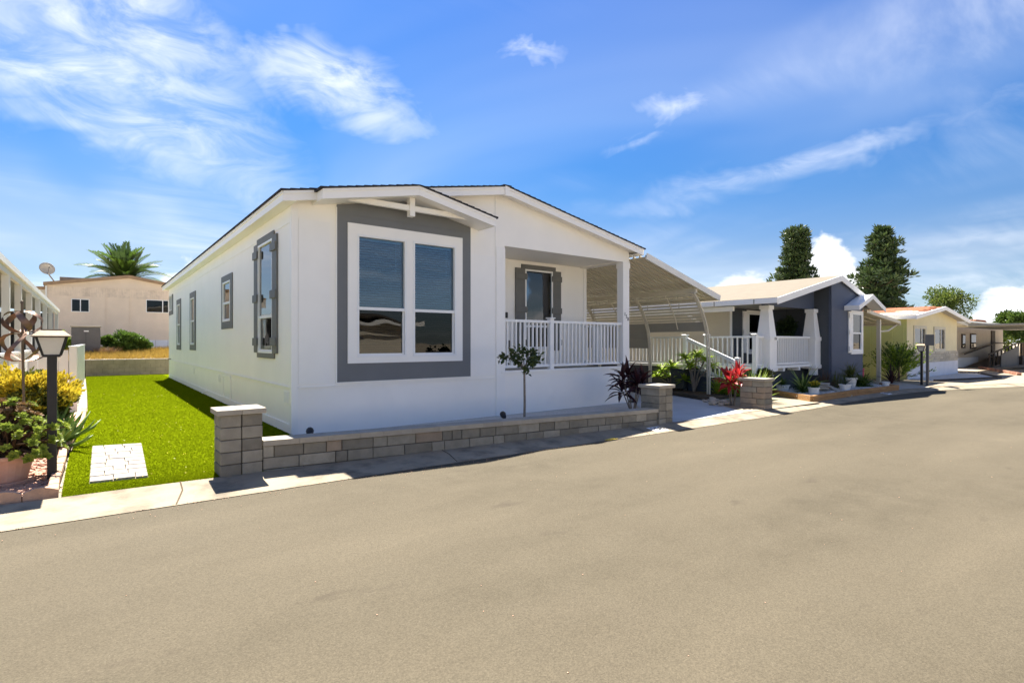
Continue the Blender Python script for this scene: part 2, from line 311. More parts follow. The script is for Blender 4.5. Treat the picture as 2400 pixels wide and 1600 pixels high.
# ---------------------------------------------------------------- building helpers
MW = {}                                      # object -> world matrix of its frame
def _tag(o, label=None, cat=None, group=None, kind=None):
    if label: o['label'] = label
    if cat: o['category'] = cat
    if group: o['group'] = group
    if kind: o['kind'] = kind
    return o
def thing(name, label, cat, loc=(0, 0, 0), rotz=0.0, group=None):
    o = bpy.data.objects.new(name, None); col.objects.link(o)
    o.empty_display_size = .2
    o.location = loc; o.rotation_euler = (0, 0, rotz)
    MW[o] = Matrix.Translation(Vector(loc)) @ Matrix.Rotation(rotz, 4, 'Z')
    return _tag(o, label, cat, group)
class MB:
    """collects shapes; build() links them as one mesh object"""
    def __init__(s): s.v = []; s.f = []; s.mi = []; s.cur = 0
    def face(s, idx): s.f.append(tuple(idx)); s.mi.append(s.cur)
    def poly(s, pts):
        b = len(s.v); s.v += [tuple(p) for p in pts]; s.face(range(b, b+len(pts))); return s
    def box(s, x0, x1, y0, y1, z0, z1, M=None):
        b = len(s.v)
        P = [(x0, y0, z0), (x1, y0, z0), (x1, y1, z0), (x0, y1, z0), (x0, y0, z1), (x1, y0, z1), (x1, y1, z1), (x0, y1, z1)]
        if M: P = [tuple(M @ Vector(p)) for p in P]
        s.v += P
        for q in ((0, 3, 2, 1), (4, 5, 6, 7), (0, 1, 5, 4), (1, 2, 6, 5), (2, 3, 7, 6), (3, 0, 4, 7)): s.face(b+i for i in q)
        return s
    def bbox(s, x0, x1, y0, y1, z0, z1, b=.008, M=None, jit=0.0):
        """box with chamfered edges"""
        B = len(s.v)
        c = [(x0, y0, z0), (x1, y0, z0), (x1, y1, z0), (x0, y1, z0), (x0, y0, z1), (x1, y0, z1), (x1, y1, z1), (x0, y1, z1)]
        m = ((x0+x1)/2, (y0+y1)/2, (z0+z1)/2); P = []
        for p in c:
            j = [random.uniform(-jit, jit) for _ in range(3)] if jit else (0, 0, 0)
            for k in range(3):
                q = [p[i]+(b if p[i] < m[i] else -b)*(0 if i == k else 1)+j[i] for i in range(3)]
                P.append(tuple(q))
        if M: P = [tuple(M @ Vector(p)) for p in P]
        s.v += P
        I = lambda ci, k: B+ci*3+k
        for k, q in ((2, (0, 3, 2, 1)), (2, (4, 5, 6, 7)), (1, (0, 1, 5, 4)), (0, (1, 2, 6, 5)), (1, (2, 3, 7, 6)), (0, (3, 0, 4, 7))):
            s.face(I(ci, k) for ci in q)
        for a_, b_, k1, k2 in ((0, 1, 1, 2), (1, 2, 0, 2), (2, 3, 1, 2), (3, 0, 0, 2), (4, 5, 2, 1), (5, 6, 2, 0), (6, 7, 2, 1), (7, 4, 2, 0), (0, 4, 0, 1), (1, 5, 1, 0), (2, 6, 0, 1), (3, 7, 1, 0)):
            s.face((I(a_, k1), I(a_, k2), I(b_, k2), I(b_, k1)))
        for ci in range(8): s.face((I(ci, 0), I(ci, 1), I(ci, 2)))
        return s
    def prism(s, poly, axis, a0, a1):
        """polygon given in the two other axes (in xyz order), extruded along axis from a0 to a1"""
        n = len(poly); b = len(s.v)
        for a in (a0, a1):
            for p in poly:
                q = list(p); q.insert('xyz'.index(axis), a); s.v.append(tuple(q))
        s.face(range(b, b+n)); s.face(range(b+2*n-1, b+n-1, -1))
        for i in range(n): j = (i+1) % n; s.face((b+i, b+j, b+n+j, b+n+i))
        return s
    def tube(s, pts, r, n=8, cap=True, flat=1.0):
        pts = [Vector(p) for p in pts]; m = len(pts)
        rr = r if isinstance(r, (list, tuple)) else [r]*m
        b = len(s.v); up = None
        for i, p in enumerate(pts):
            d = (pts[min(i+1, m-1)]-pts[max(i-1, 0)]); d = d.normalized() if d.length > 1e-9 else Vector((0, 0, 1))
            if up is None:
                up = Vector((0, 0, 1)) if abs(d.z) < .9 else Vector((1, 0, 0))
            u = d.cross(up); u = u.normalized() if u.length > 1e-6 else Vector((1, 0, 0)); w = u.cross(d).normalized(); up = w
            for k in range(n):
                a = 2*math.pi*k/n; q = p+u*(math.cos(a)*rr[i])+w*(math.sin(a)*rr[i]*flat); s.v.append(tuple(q))
        for i in range(m-1):
            for k in range(n):
                k2 = (k+1) % n; s.face((b+i*n+k, b+i*n+k2, b+(i+1)*n+k2, b+(i+1)*n+k))
        if cap: s.face(range(b+n-1, b-1, -1)); s.face(range(b+(m-1)*n, b+m*n))
        return s
    def bar(s, p, q, w, t=None):
        """square-section bar from p to q"""
        p = Vector(p); q = Vector(q); d = (q-p); L_ = d.length; t = t or w
        M = Matrix.Translation(p) @ d.to_track_quat('X', 'Z').to_matrix().to_4x4()
        return s.box(0, L_, -w/2, w/2, -t/2, t/2, M)
    def lathe(s, prof, c=(0, 0, 0), n=20, M=None):
        b = len(s.v); m = len(prof)
        for r, z in prof:
            for k in range(n):
                a = 2*math.pi*k/n; p = Vector((c[0]+r*math.cos(a), c[1]+r*math.sin(a), c[2]+z)); s.v.append(tuple(M @ p if M else p))
        for i in range(m-1):
            for k in range(n):
                k2 = (k+1) % n; s.face((b+i*n+k, b+i*n+k2, b+(i+1)*n+k2, b+(i+1)*n+k))
        s.face(range(b+n-1, b-1, -1)); s.face(range(b+(m-1)*n, b+m*n))
        return s
    def leaf(s, p, d, nrm, L_, w, fold=.25):
        """small pointed leaf: two folded triangles"""
        p = Vector(p); d = d.normalized(); sd = d.cross(nrm); sd = sd.normalized() if sd.length > 1e-6 else Vector((1, 0, 0)); u = sd.cross(d)
        b = len(s.v); mid = p+d*L_*.45
        s.v += [tuple(p), tuple(mid+sd*w*.5+u*w*fold), tuple(p+d*L_), tuple(mid-sd*w*.5+u*w*fold)]
        s.face((b, b+1, b+2)); s.face((b, b+2, b+3)); return s
    def strap(s, p, d, L_, w, droop=.5, seg=5, fold=.25, w0=.4, tip=.05, side=None, twist=0.0):
        """long arching leaf with a V fold"""
        p = Vector(p); d = Vector(d).normalized(); b = len(s.v)
        sd = d.cross(Vector((0, 0, 1)))
        if sd.length < .05: sd = Vector((random.uniform(-1, 1), random.uniform(-1, 1), 0))
        sd.normalize(); st = L_/seg; cur = p.copy(); dr = d.copy()
        for i in range(seg+1):
            f = i/seg
            wf = w0+(1-w0)*min(1, f/.4) if f < .4 else 1-(1-tip)*((f-.4)/.6)**1.6
            u = sd.cross(dr).normalized()
            s_ = sd*math.cos(twist*f)+u*math.sin(twist*f)
            hw = w*.5*wf
            s.v += [tuple(cur-s_*hw+u*hw*fold), tuple(cur-u*hw*fold), tuple(cur+s_*hw+u*hw*fold)]
            dr = (dr+Vector((0, 0, -1))*droop/seg).normalized(); cur = cur+dr*st
        for i in range(seg):
            o = b+i*3; s.face((o, o+1, o+4, o+3)); s.face((o+1, o+2, o+5, o+4))
        return s
    def build(s, name, m, parent=None, smooth=False, kind=None, world=True):
        me = bpy.data.meshes.new(name); M = MW[parent] if parent else None
        v = s.v
        if M and world:
            I = M.inverted(); v = [tuple(I @ Vector(p)) for p in v]
        me.from_pydata(v, [], s.f)
        ms = m if isinstance(m, (list, tuple)) else [m]
        for q in ms: me.materials.append(MATS[q])
        if len(ms) > 1: me.polygons.foreach_set('material_index', s.mi)
        if smooth: me.polygons.foreach_set('use_smooth', [True]*len(s.f))
        me.update()
        o = bpy.data.objects.new(name, me); col.objects.link(o)
        if parent: o.parent = parent; MW[o] = M
        else: MW[o] = Matrix.Identity(4)
        if kind: o['kind'] = kind
        return o
def part(name, m, parent, *boxes, **k):
    b = MB()
    for q in boxes: b.box(*q)
    return b.build(name, m, parent, **k)
def copies(src, offs):
    """further copies of a part beside it, sharing its mesh"""
    for d in offs:
        c = src.copy(); col.objects.link(c); c.parent = src.parent; c.location = src.location+Vector(d); MW[c] = MW.get(src)
def copy_tree(o, parent=None):
    c = o.copy(); col.objects.link(c); c.parent = parent; MW[c] = MW[o]
    for ch in list(o.children): copy_tree(ch, c)
    return c
def struct(name, m, b, smooth=False): return _tag(b.build(name, m, None, smooth), kind='structure')
def single(b, name, m, label, cat, group=None, smooth=False, loc=None):
    """a thing that is one mesh, with its origin at loc"""
    o = b.build(name, m, None, smooth)
    if loc:
        o.data.transform(Matrix.Translation(-Vector(loc))); o.location = loc; MW[o] = Matrix.Translation(Vector(loc))
    return _tag(o, label, cat, group)
def rnd(a, b): return random.uniform(a, b)
def rdir():
    while 1:
        v = Vector((rnd(-1, 1), rnd(-1, 1), rnd(-1, 1)))
        if .05 < v.length < 1: return v.normalized()
def wall_cells(b, axis, pos, a0, a1, z0, z1, holes, depth, inward):
    """a wall skin in the plane axis=pos with rectangular openings and their reveals"""
    As = sorted({a0, a1, *[h[0] for h in holes], *[h[1] for h in holes]}); Zs = sorted({z0, z1, *[h[2] for h in holes], *[h[3] for h in holes]})
    P = (lambda a, z, d=0: (pos+d, a, z)) if axis == 'x' else (lambda a, z, d=0: (a, pos+d, z))
    for i in range(len(As)-1):
        for j in range(len(Zs)-1):
            ca = (As[i]+As[i+1])/2; cz = (Zs[j]+Zs[j+1])/2
            if any(h[0] < ca < h[1] and h[2] < cz < h[3] for h in holes): continue
            b.poly([P(As[i], Zs[j]), P(As[i+1], Zs[j]), P(As[i+1], Zs[j+1]), P(As[i], Zs[j+1])])
    e = depth*inward
    for h in holes:
        c = [(h[0], h[2]), (h[1], h[2]), (h[1], h[3]), (h[0], h[3])]
        for k in range(4):
            p, q = c[k], c[(k+1) % 4]
            b.poly([P(*p), P(*q), P(*q, e), P(*p, e)])
def ring(b, axis, pos, a0, a1, z0, z1, w, d0, d1, wt=None, wb=None):
    """picture-frame of four boards lying in the plane axis=pos, from depth d0 to d1 (towards + axis)"""
    wt = wt if wt is not None else w; wb = wb if wb is not None else w
    def bx(p, q, r, s_):
        if axis == 'x': b.box(pos+d0, pos+d1, p, q, r, s_)
        else: b.box(p, q, pos+d0, pos+d1, r, s_)
    bx(a0, a0+w, z0, z1); bx(a1-w, a1, z0, z1); bx(a0+w, a1-w, z1-wt, z1); bx(a0+w, a1-w, z0, z0+wb)
def pane_rect(b, axis, pos, a0, a1, z0, z1, t=.006):
    if axis == 'x': b.box(pos, pos+t, a0, a1, z0, z1)
    else: b.box(a0, a1, pos, pos+t, z0, z1)
def text_mesh(body, size, M, mname, name, parent, depth=.002, align='CENTER', spacing=1.0, bold=0.0):
    cu = bpy.data.curves.new('lettering', 'FONT'); cu.body = body; cu.size = size; cu.extrude = depth; cu.align_x = align; cu.align_y = 'CENTER'; cu.space_character = spacing; cu.offset = bold
    to = bpy.data.objects.new('lettering', cu); col.objects.link(to)
    dg = bpy.context.evaluated_depsgraph_get(); me = bpy.data.meshes.new_from_object(to.evaluated_get(dg))
    bpy.data.objects.remove(to); bpy.data.curves.remove(cu)
    W = MW[parent].inverted() @ M if parent else M
    me.transform(W); me.materials.clear(); me.materials.append(MATS[mname]); me.name = name
    o = bpy.data.objects.new(name, me); col.objects.link(o)
    if parent: o.parent = parent; MW[o] = MW[parent]
    return o

# ================================================================ ground, road, gutter
def offset_poly(line, d): return [(x, y+d) for x, y in line]
EDGE = [(-60, 6.15), (-12, 6.12), (-4, 6.09), (-0.6, 6.07), (1.35, 6.02), (3.35, 5.98), (5.2, 5.90), (7.14, 5.80), (9.2, 5.72), (11.1, 5.68), (13.5, 5.72), (16.0, 5.80), (18.5, 5.78), (20.5, 5.62), (22, 5.30), (24, 4.75), (26, 4.0), (28, 2.9), (30, 1.4), (33, -1.8), (36, -6), (40, -13), (46, -30)]
b = MB(); b.poly([(-900, -900, -.02), (900, -900, -.02), (900, 900, -.02), (-900, 900, -.02)]); struct('ground', 'lot_ground', b)
# road sheet: left edge follows EDGE, right edge behind the camera
b = MB()
RIGHT = [(-60, -3.6), (-12, -3.6), (-4, -3.6), (-0.6, -3.6), (1.35, -3.6), (3.35, -3.6), (5.2, -3.6), (7.14, -3.6), (9.2, -3.6), (11.1, -3.7), (13.5, -3.8), (16, -4), (18, -4.5), (19.5, -5), (21, -5.8), (22.3, -6.7), (23.5, -7.8), (24.5, -9), (25.5, -10.5), (27, -13), (29, -16.5), (32, -22), (37, -34)]
for i in range(len(EDGE)-1):
    (xa, ya), (xb, yb) = EDGE[i], EDGE[i+1]; (xc, yc), (xd, yd) = RIGHT[i+1], RIGHT[i]
    b.poly([(xd, yd, -.004), (xc, yc, -.004), (xb, yb, -.004), (xa, ya, -.004)])
struct('road', 'asphalt', b)
# far kerb behind the camera, then the opposite lots
b = MB()
for i in range(len(RIGHT)-1):
    (xa, ya), (xb, yb) = RIGHT[i], RIGHT[i+1]
    b.poly([(xa, ya-.7, .05), (xb, yb-.7, .05), (xb, yb, 0), (xa, ya, 0)])
struct('kerb_opposite', 'street_curb', b)
# rolled concrete gutter: a lip of sunlit concrete, a shallow dish, then the top edge
def gutter(name, i0, i1, wfun, mname='gutter_concrete'):
    b = MB(); prof = lambda w: [(0, .002), (.09, .010), (.20, .012), (w*.62, .028), (w, .055)]
    # resample densely
    pts = []
    for i in range(i0, i1):
        (xa, ya), (xb, yb) = EDGE[i], EDGE[i+1]; n = max(1, int(abs(xb-xa)/.8))
        for k in range(n): pts.append((xa+(xb-xa)*k/n, ya+(yb-ya)*k/n))
    pts.append(EDGE[i1])
    for i, (x, y) in enumerate(pts):
        w = wfun(x); q = pts[min(i+1, len(pts)-1)]; p = pts[max(i-1, 0)]
        t = Vector((q[0]-p[0], q[1]-p[1], 0)).normalized(); nrm = Vector((-t.y, t.x, 0))
        for d, z in prof(w): v = Vector((x, y, z))+nrm*d; b.v.append(tuple(v))
    for i in range(len(pts)-1):
        for k in range(4): o = i*5; b.face((o+k, o+5+k, o+6+k, o+k+1))
    return struct(name, mname, b, True)
def gw(x):
    if x < 1: return .74
    if x < 8.2: return .74-(x-1)/7.2*.28
    if x < 12.5: return .46
    return .46
gutter('gutter', 0, 17, gw)
gutter('gutter_bend', 17, len(EDGE)-1, lambda x: .6, 'apron_concrete')
# expansion joints in the gutter: thin dark grooves
for x, y, w in ((.62, 6.04, .74), (3.72, 5.965, .62), (7.42, 5.79, .50), (13.0, 5.71, .46), (17.4, 5.79, .46)):
    b = MB(); b.poly([(x, y+.02, .0075), (x+.015, y+.02, .0075), (x+.10+.015, y+w*.62, .0325), (x+.10, y+w*.62, .0325)]); b.poly([(x+.10, y+w*.62, .0325), (x+.115, y+w*.62, .0325), (x+.125, y+w, .059), (x+.11, y+w, .059)])
    struct('gutter_joint', 'soil', b)
# strip between the low wall and the house, made pale to bounce light up
b = MB(); b.poly([(2.2, 6.8, .012), (8.6, 6.45, .012), (10.9, 6.45, .012), (10.9, 9.3, .012), (6.75, 9.3, .012), (2.2, 9.3, .012)]); struct('planting_strip', 'pale_gravel', b)
# driveway of the white house: pale grey concrete
b = MB(); b.poly([(8.62, 6.16, .058), (10.95, 6.12, .058), (12.35, 7.8, .058), (12.95, 9.4, .058), (12.95, 26, .058), (10.95, 26, .058), (10.95, 9.0, .058), (9.0, 7.3, .058), (8.62, 6.9, .058)])
struct('driveway', 'drive_concrete', b)
# apron and path between the single pillar and the timber bed
b = MB(); b.poly([(10.95, 6.12, .055), (14.3, 6.0, .055), (15.4, 7.7, .055), (15.4, 8.1, .055), (12.4, 7.85, .055)]); struct('path', 'apron_concrete', b)
# drives and paths in front of the houses further on
b = MB(); b.poly([(19.8, 6.2, .050), (22.2, 5.8, .050), (24.4, 7.5, .050), (24.6, 20, .050), (21.4, 20, .050), (21.4, 7.6, .050)]); struct('driveway_beyond', 'street_curb', b)
b = MB(); b.poly([(22.25, 5.85, .054), (26.1, 4.6, .054), (29.0, 2.6, .054), (34, -.6, .054), (41, 5.5, .054), (41, 8.6, .054), (26, 7.45, .054), (24.4, 7.5, .054)]); struct('apron_beyond', 'apron_concrete', b)
b = MB(); b.poly([(25.6, 6.6, .058), (30.0, 5.5, .058), (33.5, 6.9, .058), (33.0, 7.6, .058), (26.2, 7.5, .058)]); struct('gravel_bed_beyond', 'white_gravel', b)
b = MB(); b.poly([(33.8, 8.3, .060), (56, 5.2, .060), (56, 14, .060), (33.8, 14, .060)]); struct('carport_floor', 'street_curb', b)
# white painted house numbers on the kerb
def curb_number(txt, c, rz, lab, tilt):
    t = thing('curb_number', lab, 'painted number', c, rz)
    M = MW[t] @ Matrix.Rotation(tilt, 4, 'X')
    q = MB(); q.poly([tuple(M @ Vector(p)) for p in ((-.16, -.12, 0), (.16, -.12, 0), (.16, .12, 0), (-.16, .12, 0))]); q.build('paint_patch', 'paint_white', t)
    text_mesh(txt, .20, M @ Matrix.Translation((0, 0, .003)), 'paint_black', 'numerals', t, .0005, bold=.006)
curb_number('158', (7.86, 5.985, .0275), R(-3), 'black 158 on a white patch painted on the gutter by the driveway pillar', R(7.2))
curb_number('157', (18.75, 5.98, .0265), R(-1), 'faded white painted number patch on the gutter by the timber bed', R(7.5))
b = MB()
for k in range(9):
    x = 6.55+rnd(-.14, .14); y = 5.85+rnd(-.02, .05); b.poly([(x-.05, y-.012, .012), (x+.05, y-.015, .012), (x+.045, y+.014, .0135), (x-.04, y+.012, .0135)])
single(b, 'paint_mark', 'paint_yellow', 'small scuffed yellow paint mark on the gutter lip', 'paint mark', loc=(6.55, 5.85, .012))
b = MB()
for k in range(700):                       # grit swept against the gutter lip and loose on the road
    if k < 620: x = rnd(-1.5, 16); f = next(i for i in range(len(EDGE)-1) if EDGE[i+1][0] >= x); (xa, ya), (xb, yb) = EDGE[f], EDGE[f+1]; y = ya+(yb-ya)*(x-xa)/(xb-xa)-abs(random.gauss(0, .13))+.03; z = .006
    else: x = rnd(-.5, 14); y = rnd(1.2, 5.8); z = -.002
    s = rnd(.0018, .0042); M = Matrix.Translation((x, y, z)) @ Matrix.Rotation(rnd(0, 6.3), 4, 'Z'); b.box(-s, s, -s*.7, s*.7, -s*.5, s*.6, M)
_tag(b.build('grit', 'edging_brick'), 'loose grit along the edge of the road', 'grit', kind='stuff')
# lawn of artificial turf
LAWN = [(-.24, 6.84), (.96, 6.76), (2.45, 6.70), (2.56, 9.18), (2.56, 27.9), (3.4, 30.45), (-.27, 30.45), (-.24, 28), (-.15, 21), (-.10, 15.8), (-.14, 12.2), (-.21, 10.85), (-.255, 9.25), (-.255, 8.0), (-.25, 7.1)]
b = MB(); b.poly([(x, y, .050) for x, y in LAWN]); struct('lawn_base', 'turf_base', b)
b = MB(); b.poly([(-.24, 6.835, .0), (2.2, 6.72, .0), (2.2, 6.72, .05), (-.24, 6.835, .05)]); struct('lawn_edge', 'soil', b)
def in_poly(x, y, P):
    c = False; j = len(P)-1
    for i in range(len(P)):
        (xi, yi), (xj, yj) = P[i], P[j]
        if (yi > y) != (yj > y) and x < (xj-xi)*(y-yi)/(yj-yi)+xi: c = not c
        j = i
    return c
PAV = [(-.036, 7.279), (.481, 7.223), (.559, 9.598), (-.014, 9.766)]
b = MB(); n = 0
while n < 120000:
    y = 6.74+23.5*random.random()**2.3; x = rnd(-.3, 2.56)
    if not in_poly(x, y, LAWN) or in_poly(x, y, PAV): continue
    n += 1; s = .8+y*.055; a = rnd(0, 6.283); h = rnd(.010, .019)*(1+.02*y); w = .0034*s
    lx, ly = rnd(-.020, .020)*s, rnd(-.020, .020)*s; c_, s_ = math.cos(a)*w, math.sin(a)*w
    o = len(b.v); b.v += [(x-c_, y-s_, .049), (x+c_, y+s_, .049), (x+lx, y+ly, .049+h)]; b.face((o, o+1, o+2))
_tag(b.build('lawn_grass', 'turf_blade'), 'bright green artificial turf beside the white house', 'lawn', kind='stuff')
b = MB()
for k in range(150):                        # fallen petals and specks
    x = rnd(-.1, 2.3); y = 6.9+16*random.random()**1.6
    if in_poly(x, y, LAWN): b.leaf((x, y, .085), Vector((rnd(-1, 1), rnd(-1, 1), .1)), Vector((0, 0, 1)), rnd(.015, .035), .014)
_tag(b.build('fallen_petals', 'petal_yellow'), 'tiny pale petals scattered on the turf', 'petals', kind='stuff')
# stepping pad of pale pavers let into the turf
t = thing('paver_pad', 'rectangular pad of pale concrete pavers let into the green turf', 'paver pad', (.25, 8.45, .05))
part_b = MB(); part_b.poly([(x, y, .052) for x, y in PAV]); part_b.build('sand_bed', 'lot_ground', t)
def padpt(u, v):
    a = Vector((*PAV[0], 0)).lerp(Vector((*PAV[1], 0)), u); c = Vector((*PAV[3], 0)).lerp(Vector((*PAV[2], 0)), u); return a.lerp(c, v)
rows = [(0, .105), (.105, .21), (.21, .315), (.315, .42), (.42, .525), (.525, .63), (.63, .735), (.735, .84), (.84, .92), (.92, 1)]
cuts = [[0, .40, .78, 1], [0, .25, .66, 1], [0, .40, .62, 1], [0, .26, .68, 1], [0, .28, .62, 1], [0, .33, 1], [0, .26, .50, .74, 1], [0, .45, .78, 1], [0, .25, .64, 1], [0, .22, .6, 1]]
for (v0, v1), cu in zip(rows, cuts):
    for u0, u1 in zip(cu[:-1], cu[1:]):
        g = .009; gu = .007; c = [padpt(u0+gu, v0+g*.5), padpt(u1-gu, v0+g*.5), padpt(u1-gu, v1-g*.5), padpt(u0+gu, v1-g*.5)]
        q = MB(); zt = .078+rnd(-.003, .003); ce = sum(c, Vector())/4
        lo = [p+Vector((0, 0, .053)) for p in c]; md = [p+Vector((0, 0, zt-.004)) for p in c]; hi = [p.lerp(ce, .03)+Vector((0, 0, zt)) for p in c]
        q.v = [tuple(p) for p in lo+md+hi]; q.face((8, 9, 10, 11))
        for a_ in (0, 4):
            for k in range(4): q.face((a_+k, a_+(k+1) % 4, a_+4+(k+1) % 4, a_+4+k))
        q.build('paver', 'paver', t)

# ================================================================ low block wall with its pillars
def block_pillar(t, x0, x1, y0, y1, h, capn=2, mats=('block',), split_front=True, ch=.138, seed=1, caph=.062, rel=True):
    rs = random.Random(seed); z1 = h-caph; z = z1; k = 0; xm = (x0+x1)/2; ym = (y0+y1)/2; g = .004
    part('core', 'mortar', t, (x0+.02, x1-.02, y0+.02, y1-.02, 0.0, z1))
    while z > .0:
        zl = max(.0, z-ch); b = None
        if split_front:                      # stacked: two blocks across the front, one deep on the side
            cells = [(x0, xm-g, y0, y1), (xm+g, x1, y0, y1)]
        elif k % 2 == 0: cells = [(x0, x1, y0, ym-g), (x0, x1, ym+g, y1)]
        else: f = y0+(y1-y0)*.32; cells = [(x0, x1, y0, f-g), (x0, x1, f+g, y1)]
        for c in cells:
            q = MB(); j = .003; q.bbox(c[0]+rs.uniform(0, j), c[1]-rs.uniform(0, j), c[2]+rs.uniform(0, j), c[3]-rs.uniform(0, j), zl+g, z-.002, .006)
            q.build('block', mats[rs.randrange(len(mats))], t)
        z = zl-.001; k += 1
    for i in range(capn):
        o = .035; a = x0-o+(x1-x0+2*o)*i/capn; c = x0-o+(x1-x0+2*o)*(i+1)/capn
        q = MB(); q.bbox(a+.001, c-.001, y0-o, y1+o, z1+.002, h, .005); q.build('cap_stone', 'coping', t)
t = thing('block_pillar', 'grey block pillar with flat cap at the lawn end of the low wall', 'pillar', (1.33, 6.91, .0), group='block pillars at the lot front')
block_pillar(t, 1.11, 1.55, 6.727, 7.10, .795, seed=3)
t = thing('block_pillar', 'grey block pillar where the low wall meets the driveway', 'pillar', (8.4, 6.42, .0), group='block pillars at the lot front')
block_pillar(t, 8.20, 8.60, 6.20, 6.63, .760, seed=8)
t = thing('block_pillar', 'freestanding brown and grey block pillar beside the red leaved plant', 'pillar', (12.02, 6.4, .0), group='block pillars at the lot front')
block_pillar(t, 11.84, 12.20, 6.12, 6.70, .735, capn=1, mats=('block', 'block_tan', 'block', 'block_tan'), split_front=False, ch=.130, seed=12)
# wall between them, drawn along a line from pillar to pillar
W0 = Vector((1.555, 6.735, 0)); W1 = Vector((8.195, 6.235, 0)); wd = (W1-W0); WL = wd.length; wang = math.atan2(wd.y, wd.x)
t = thing('block_wall', 'low grey concrete block wall with flat coping in front of the white house', 'wall', W0, wang)
def wh(s): return .412+(.330-.412)*s/WL
q = MB(); q.v = [(0, .02, 0), (WL, .02, 0), (WL, .24, 0), (0, .24, 0), (0, .02, wh(0)-.066), (WL, .02, wh(WL)-.066), (WL, .24, wh(WL)-.066), (0, .24, wh(0)-.066)]
for f in ((0, 3, 2, 1), (4, 5, 6, 7), (0, 1, 5, 4), (1, 2, 6, 5), (2, 3, 7, 6), (3, 0, 4, 7)): q.face(f)
q.build('core', 'mortar', t, world=False)
rs = random.Random(21)
def wall_block(s0, s1, k):
    g = .004; zt0 = wh(s0)-.066-.138*k; zt1 = wh(s1)-.066-.138*k
    zb0 = max(.0, zt0-.138); zb1 = max(.0, zt1-.138)
    if zt0 < .015: return
    y = rs.uniform(-.003, .004); q = MB(); c = .006
    lo = [(s0+g, .24), (s1-g, .24)]
    q.v = [(s0+g, .03, zb0+g), (s1-g, .03, zb1+g), (s1-g, .03, zt1-g), (s0+g, .03, zt0-g),
           (s0+g+c, y, zb0+g+c), (s1-g-c, y, zb1+g+c), (s1-g-c, y, zt1-g-c), (s0+g+c, y, zt0-g-c),
           (s0+g, y+c, zb0+g), (s1-g, y+c, zb1+g), (s1-g, y+c, zt1-g), (s0+g, y+c, zt0-g)]
    q.face((4, 5, 6, 7))
    for k_ in range(4):
        m_ = (k_+1) % 4; q.face((8+k_, 8+m_, 4+m_, 4+k_)); q.face((k_, m_, 8+m_, 8+k_))
    q.build('block', 'block_tan' if rs.random() < .045 else 'block', t, world=False)
for k in range(3):
    s = 0.0
    first = [.12, .40, .45][k]
    while s < WL-.02:
        w = first if s == 0 else rs.choice((.40, .30, .43, .19, .33, .15, .40, .27))
        if WL-(s+w) < .12: w = WL-s
        wall_block(s, s+w, k); s += w
s = 0
while s < WL-.01:
    w = rs.choice((.34, .40, .40, .30)); w = WL-s if WL-(s+w) < .15 else w
    q = MB(); y0, y1 = -.022, .262; g = .0015
    q.v = [(s+g, y0, wh(s)-.064), (s+w-g, y0, wh(s+w)-.064), (s+w-g, y1, wh(s+w)-.064), (s+g, y1, wh(s)-.064), (s+g, y0, wh(s)), (s+w-g, y0, wh(s+w)), (s+w-g, y1, wh(s+w)), (s+g, y1, wh(s))]
    for f in ((0, 3, 2, 1), (4, 5, 6, 7), (0, 1, 5, 4), (1, 2, 6, 5), (2, 3, 7, 6), (3, 0, 4, 7)): q.face(f)
    q.build('coping_stone', 'coping', t, world=False); s += w

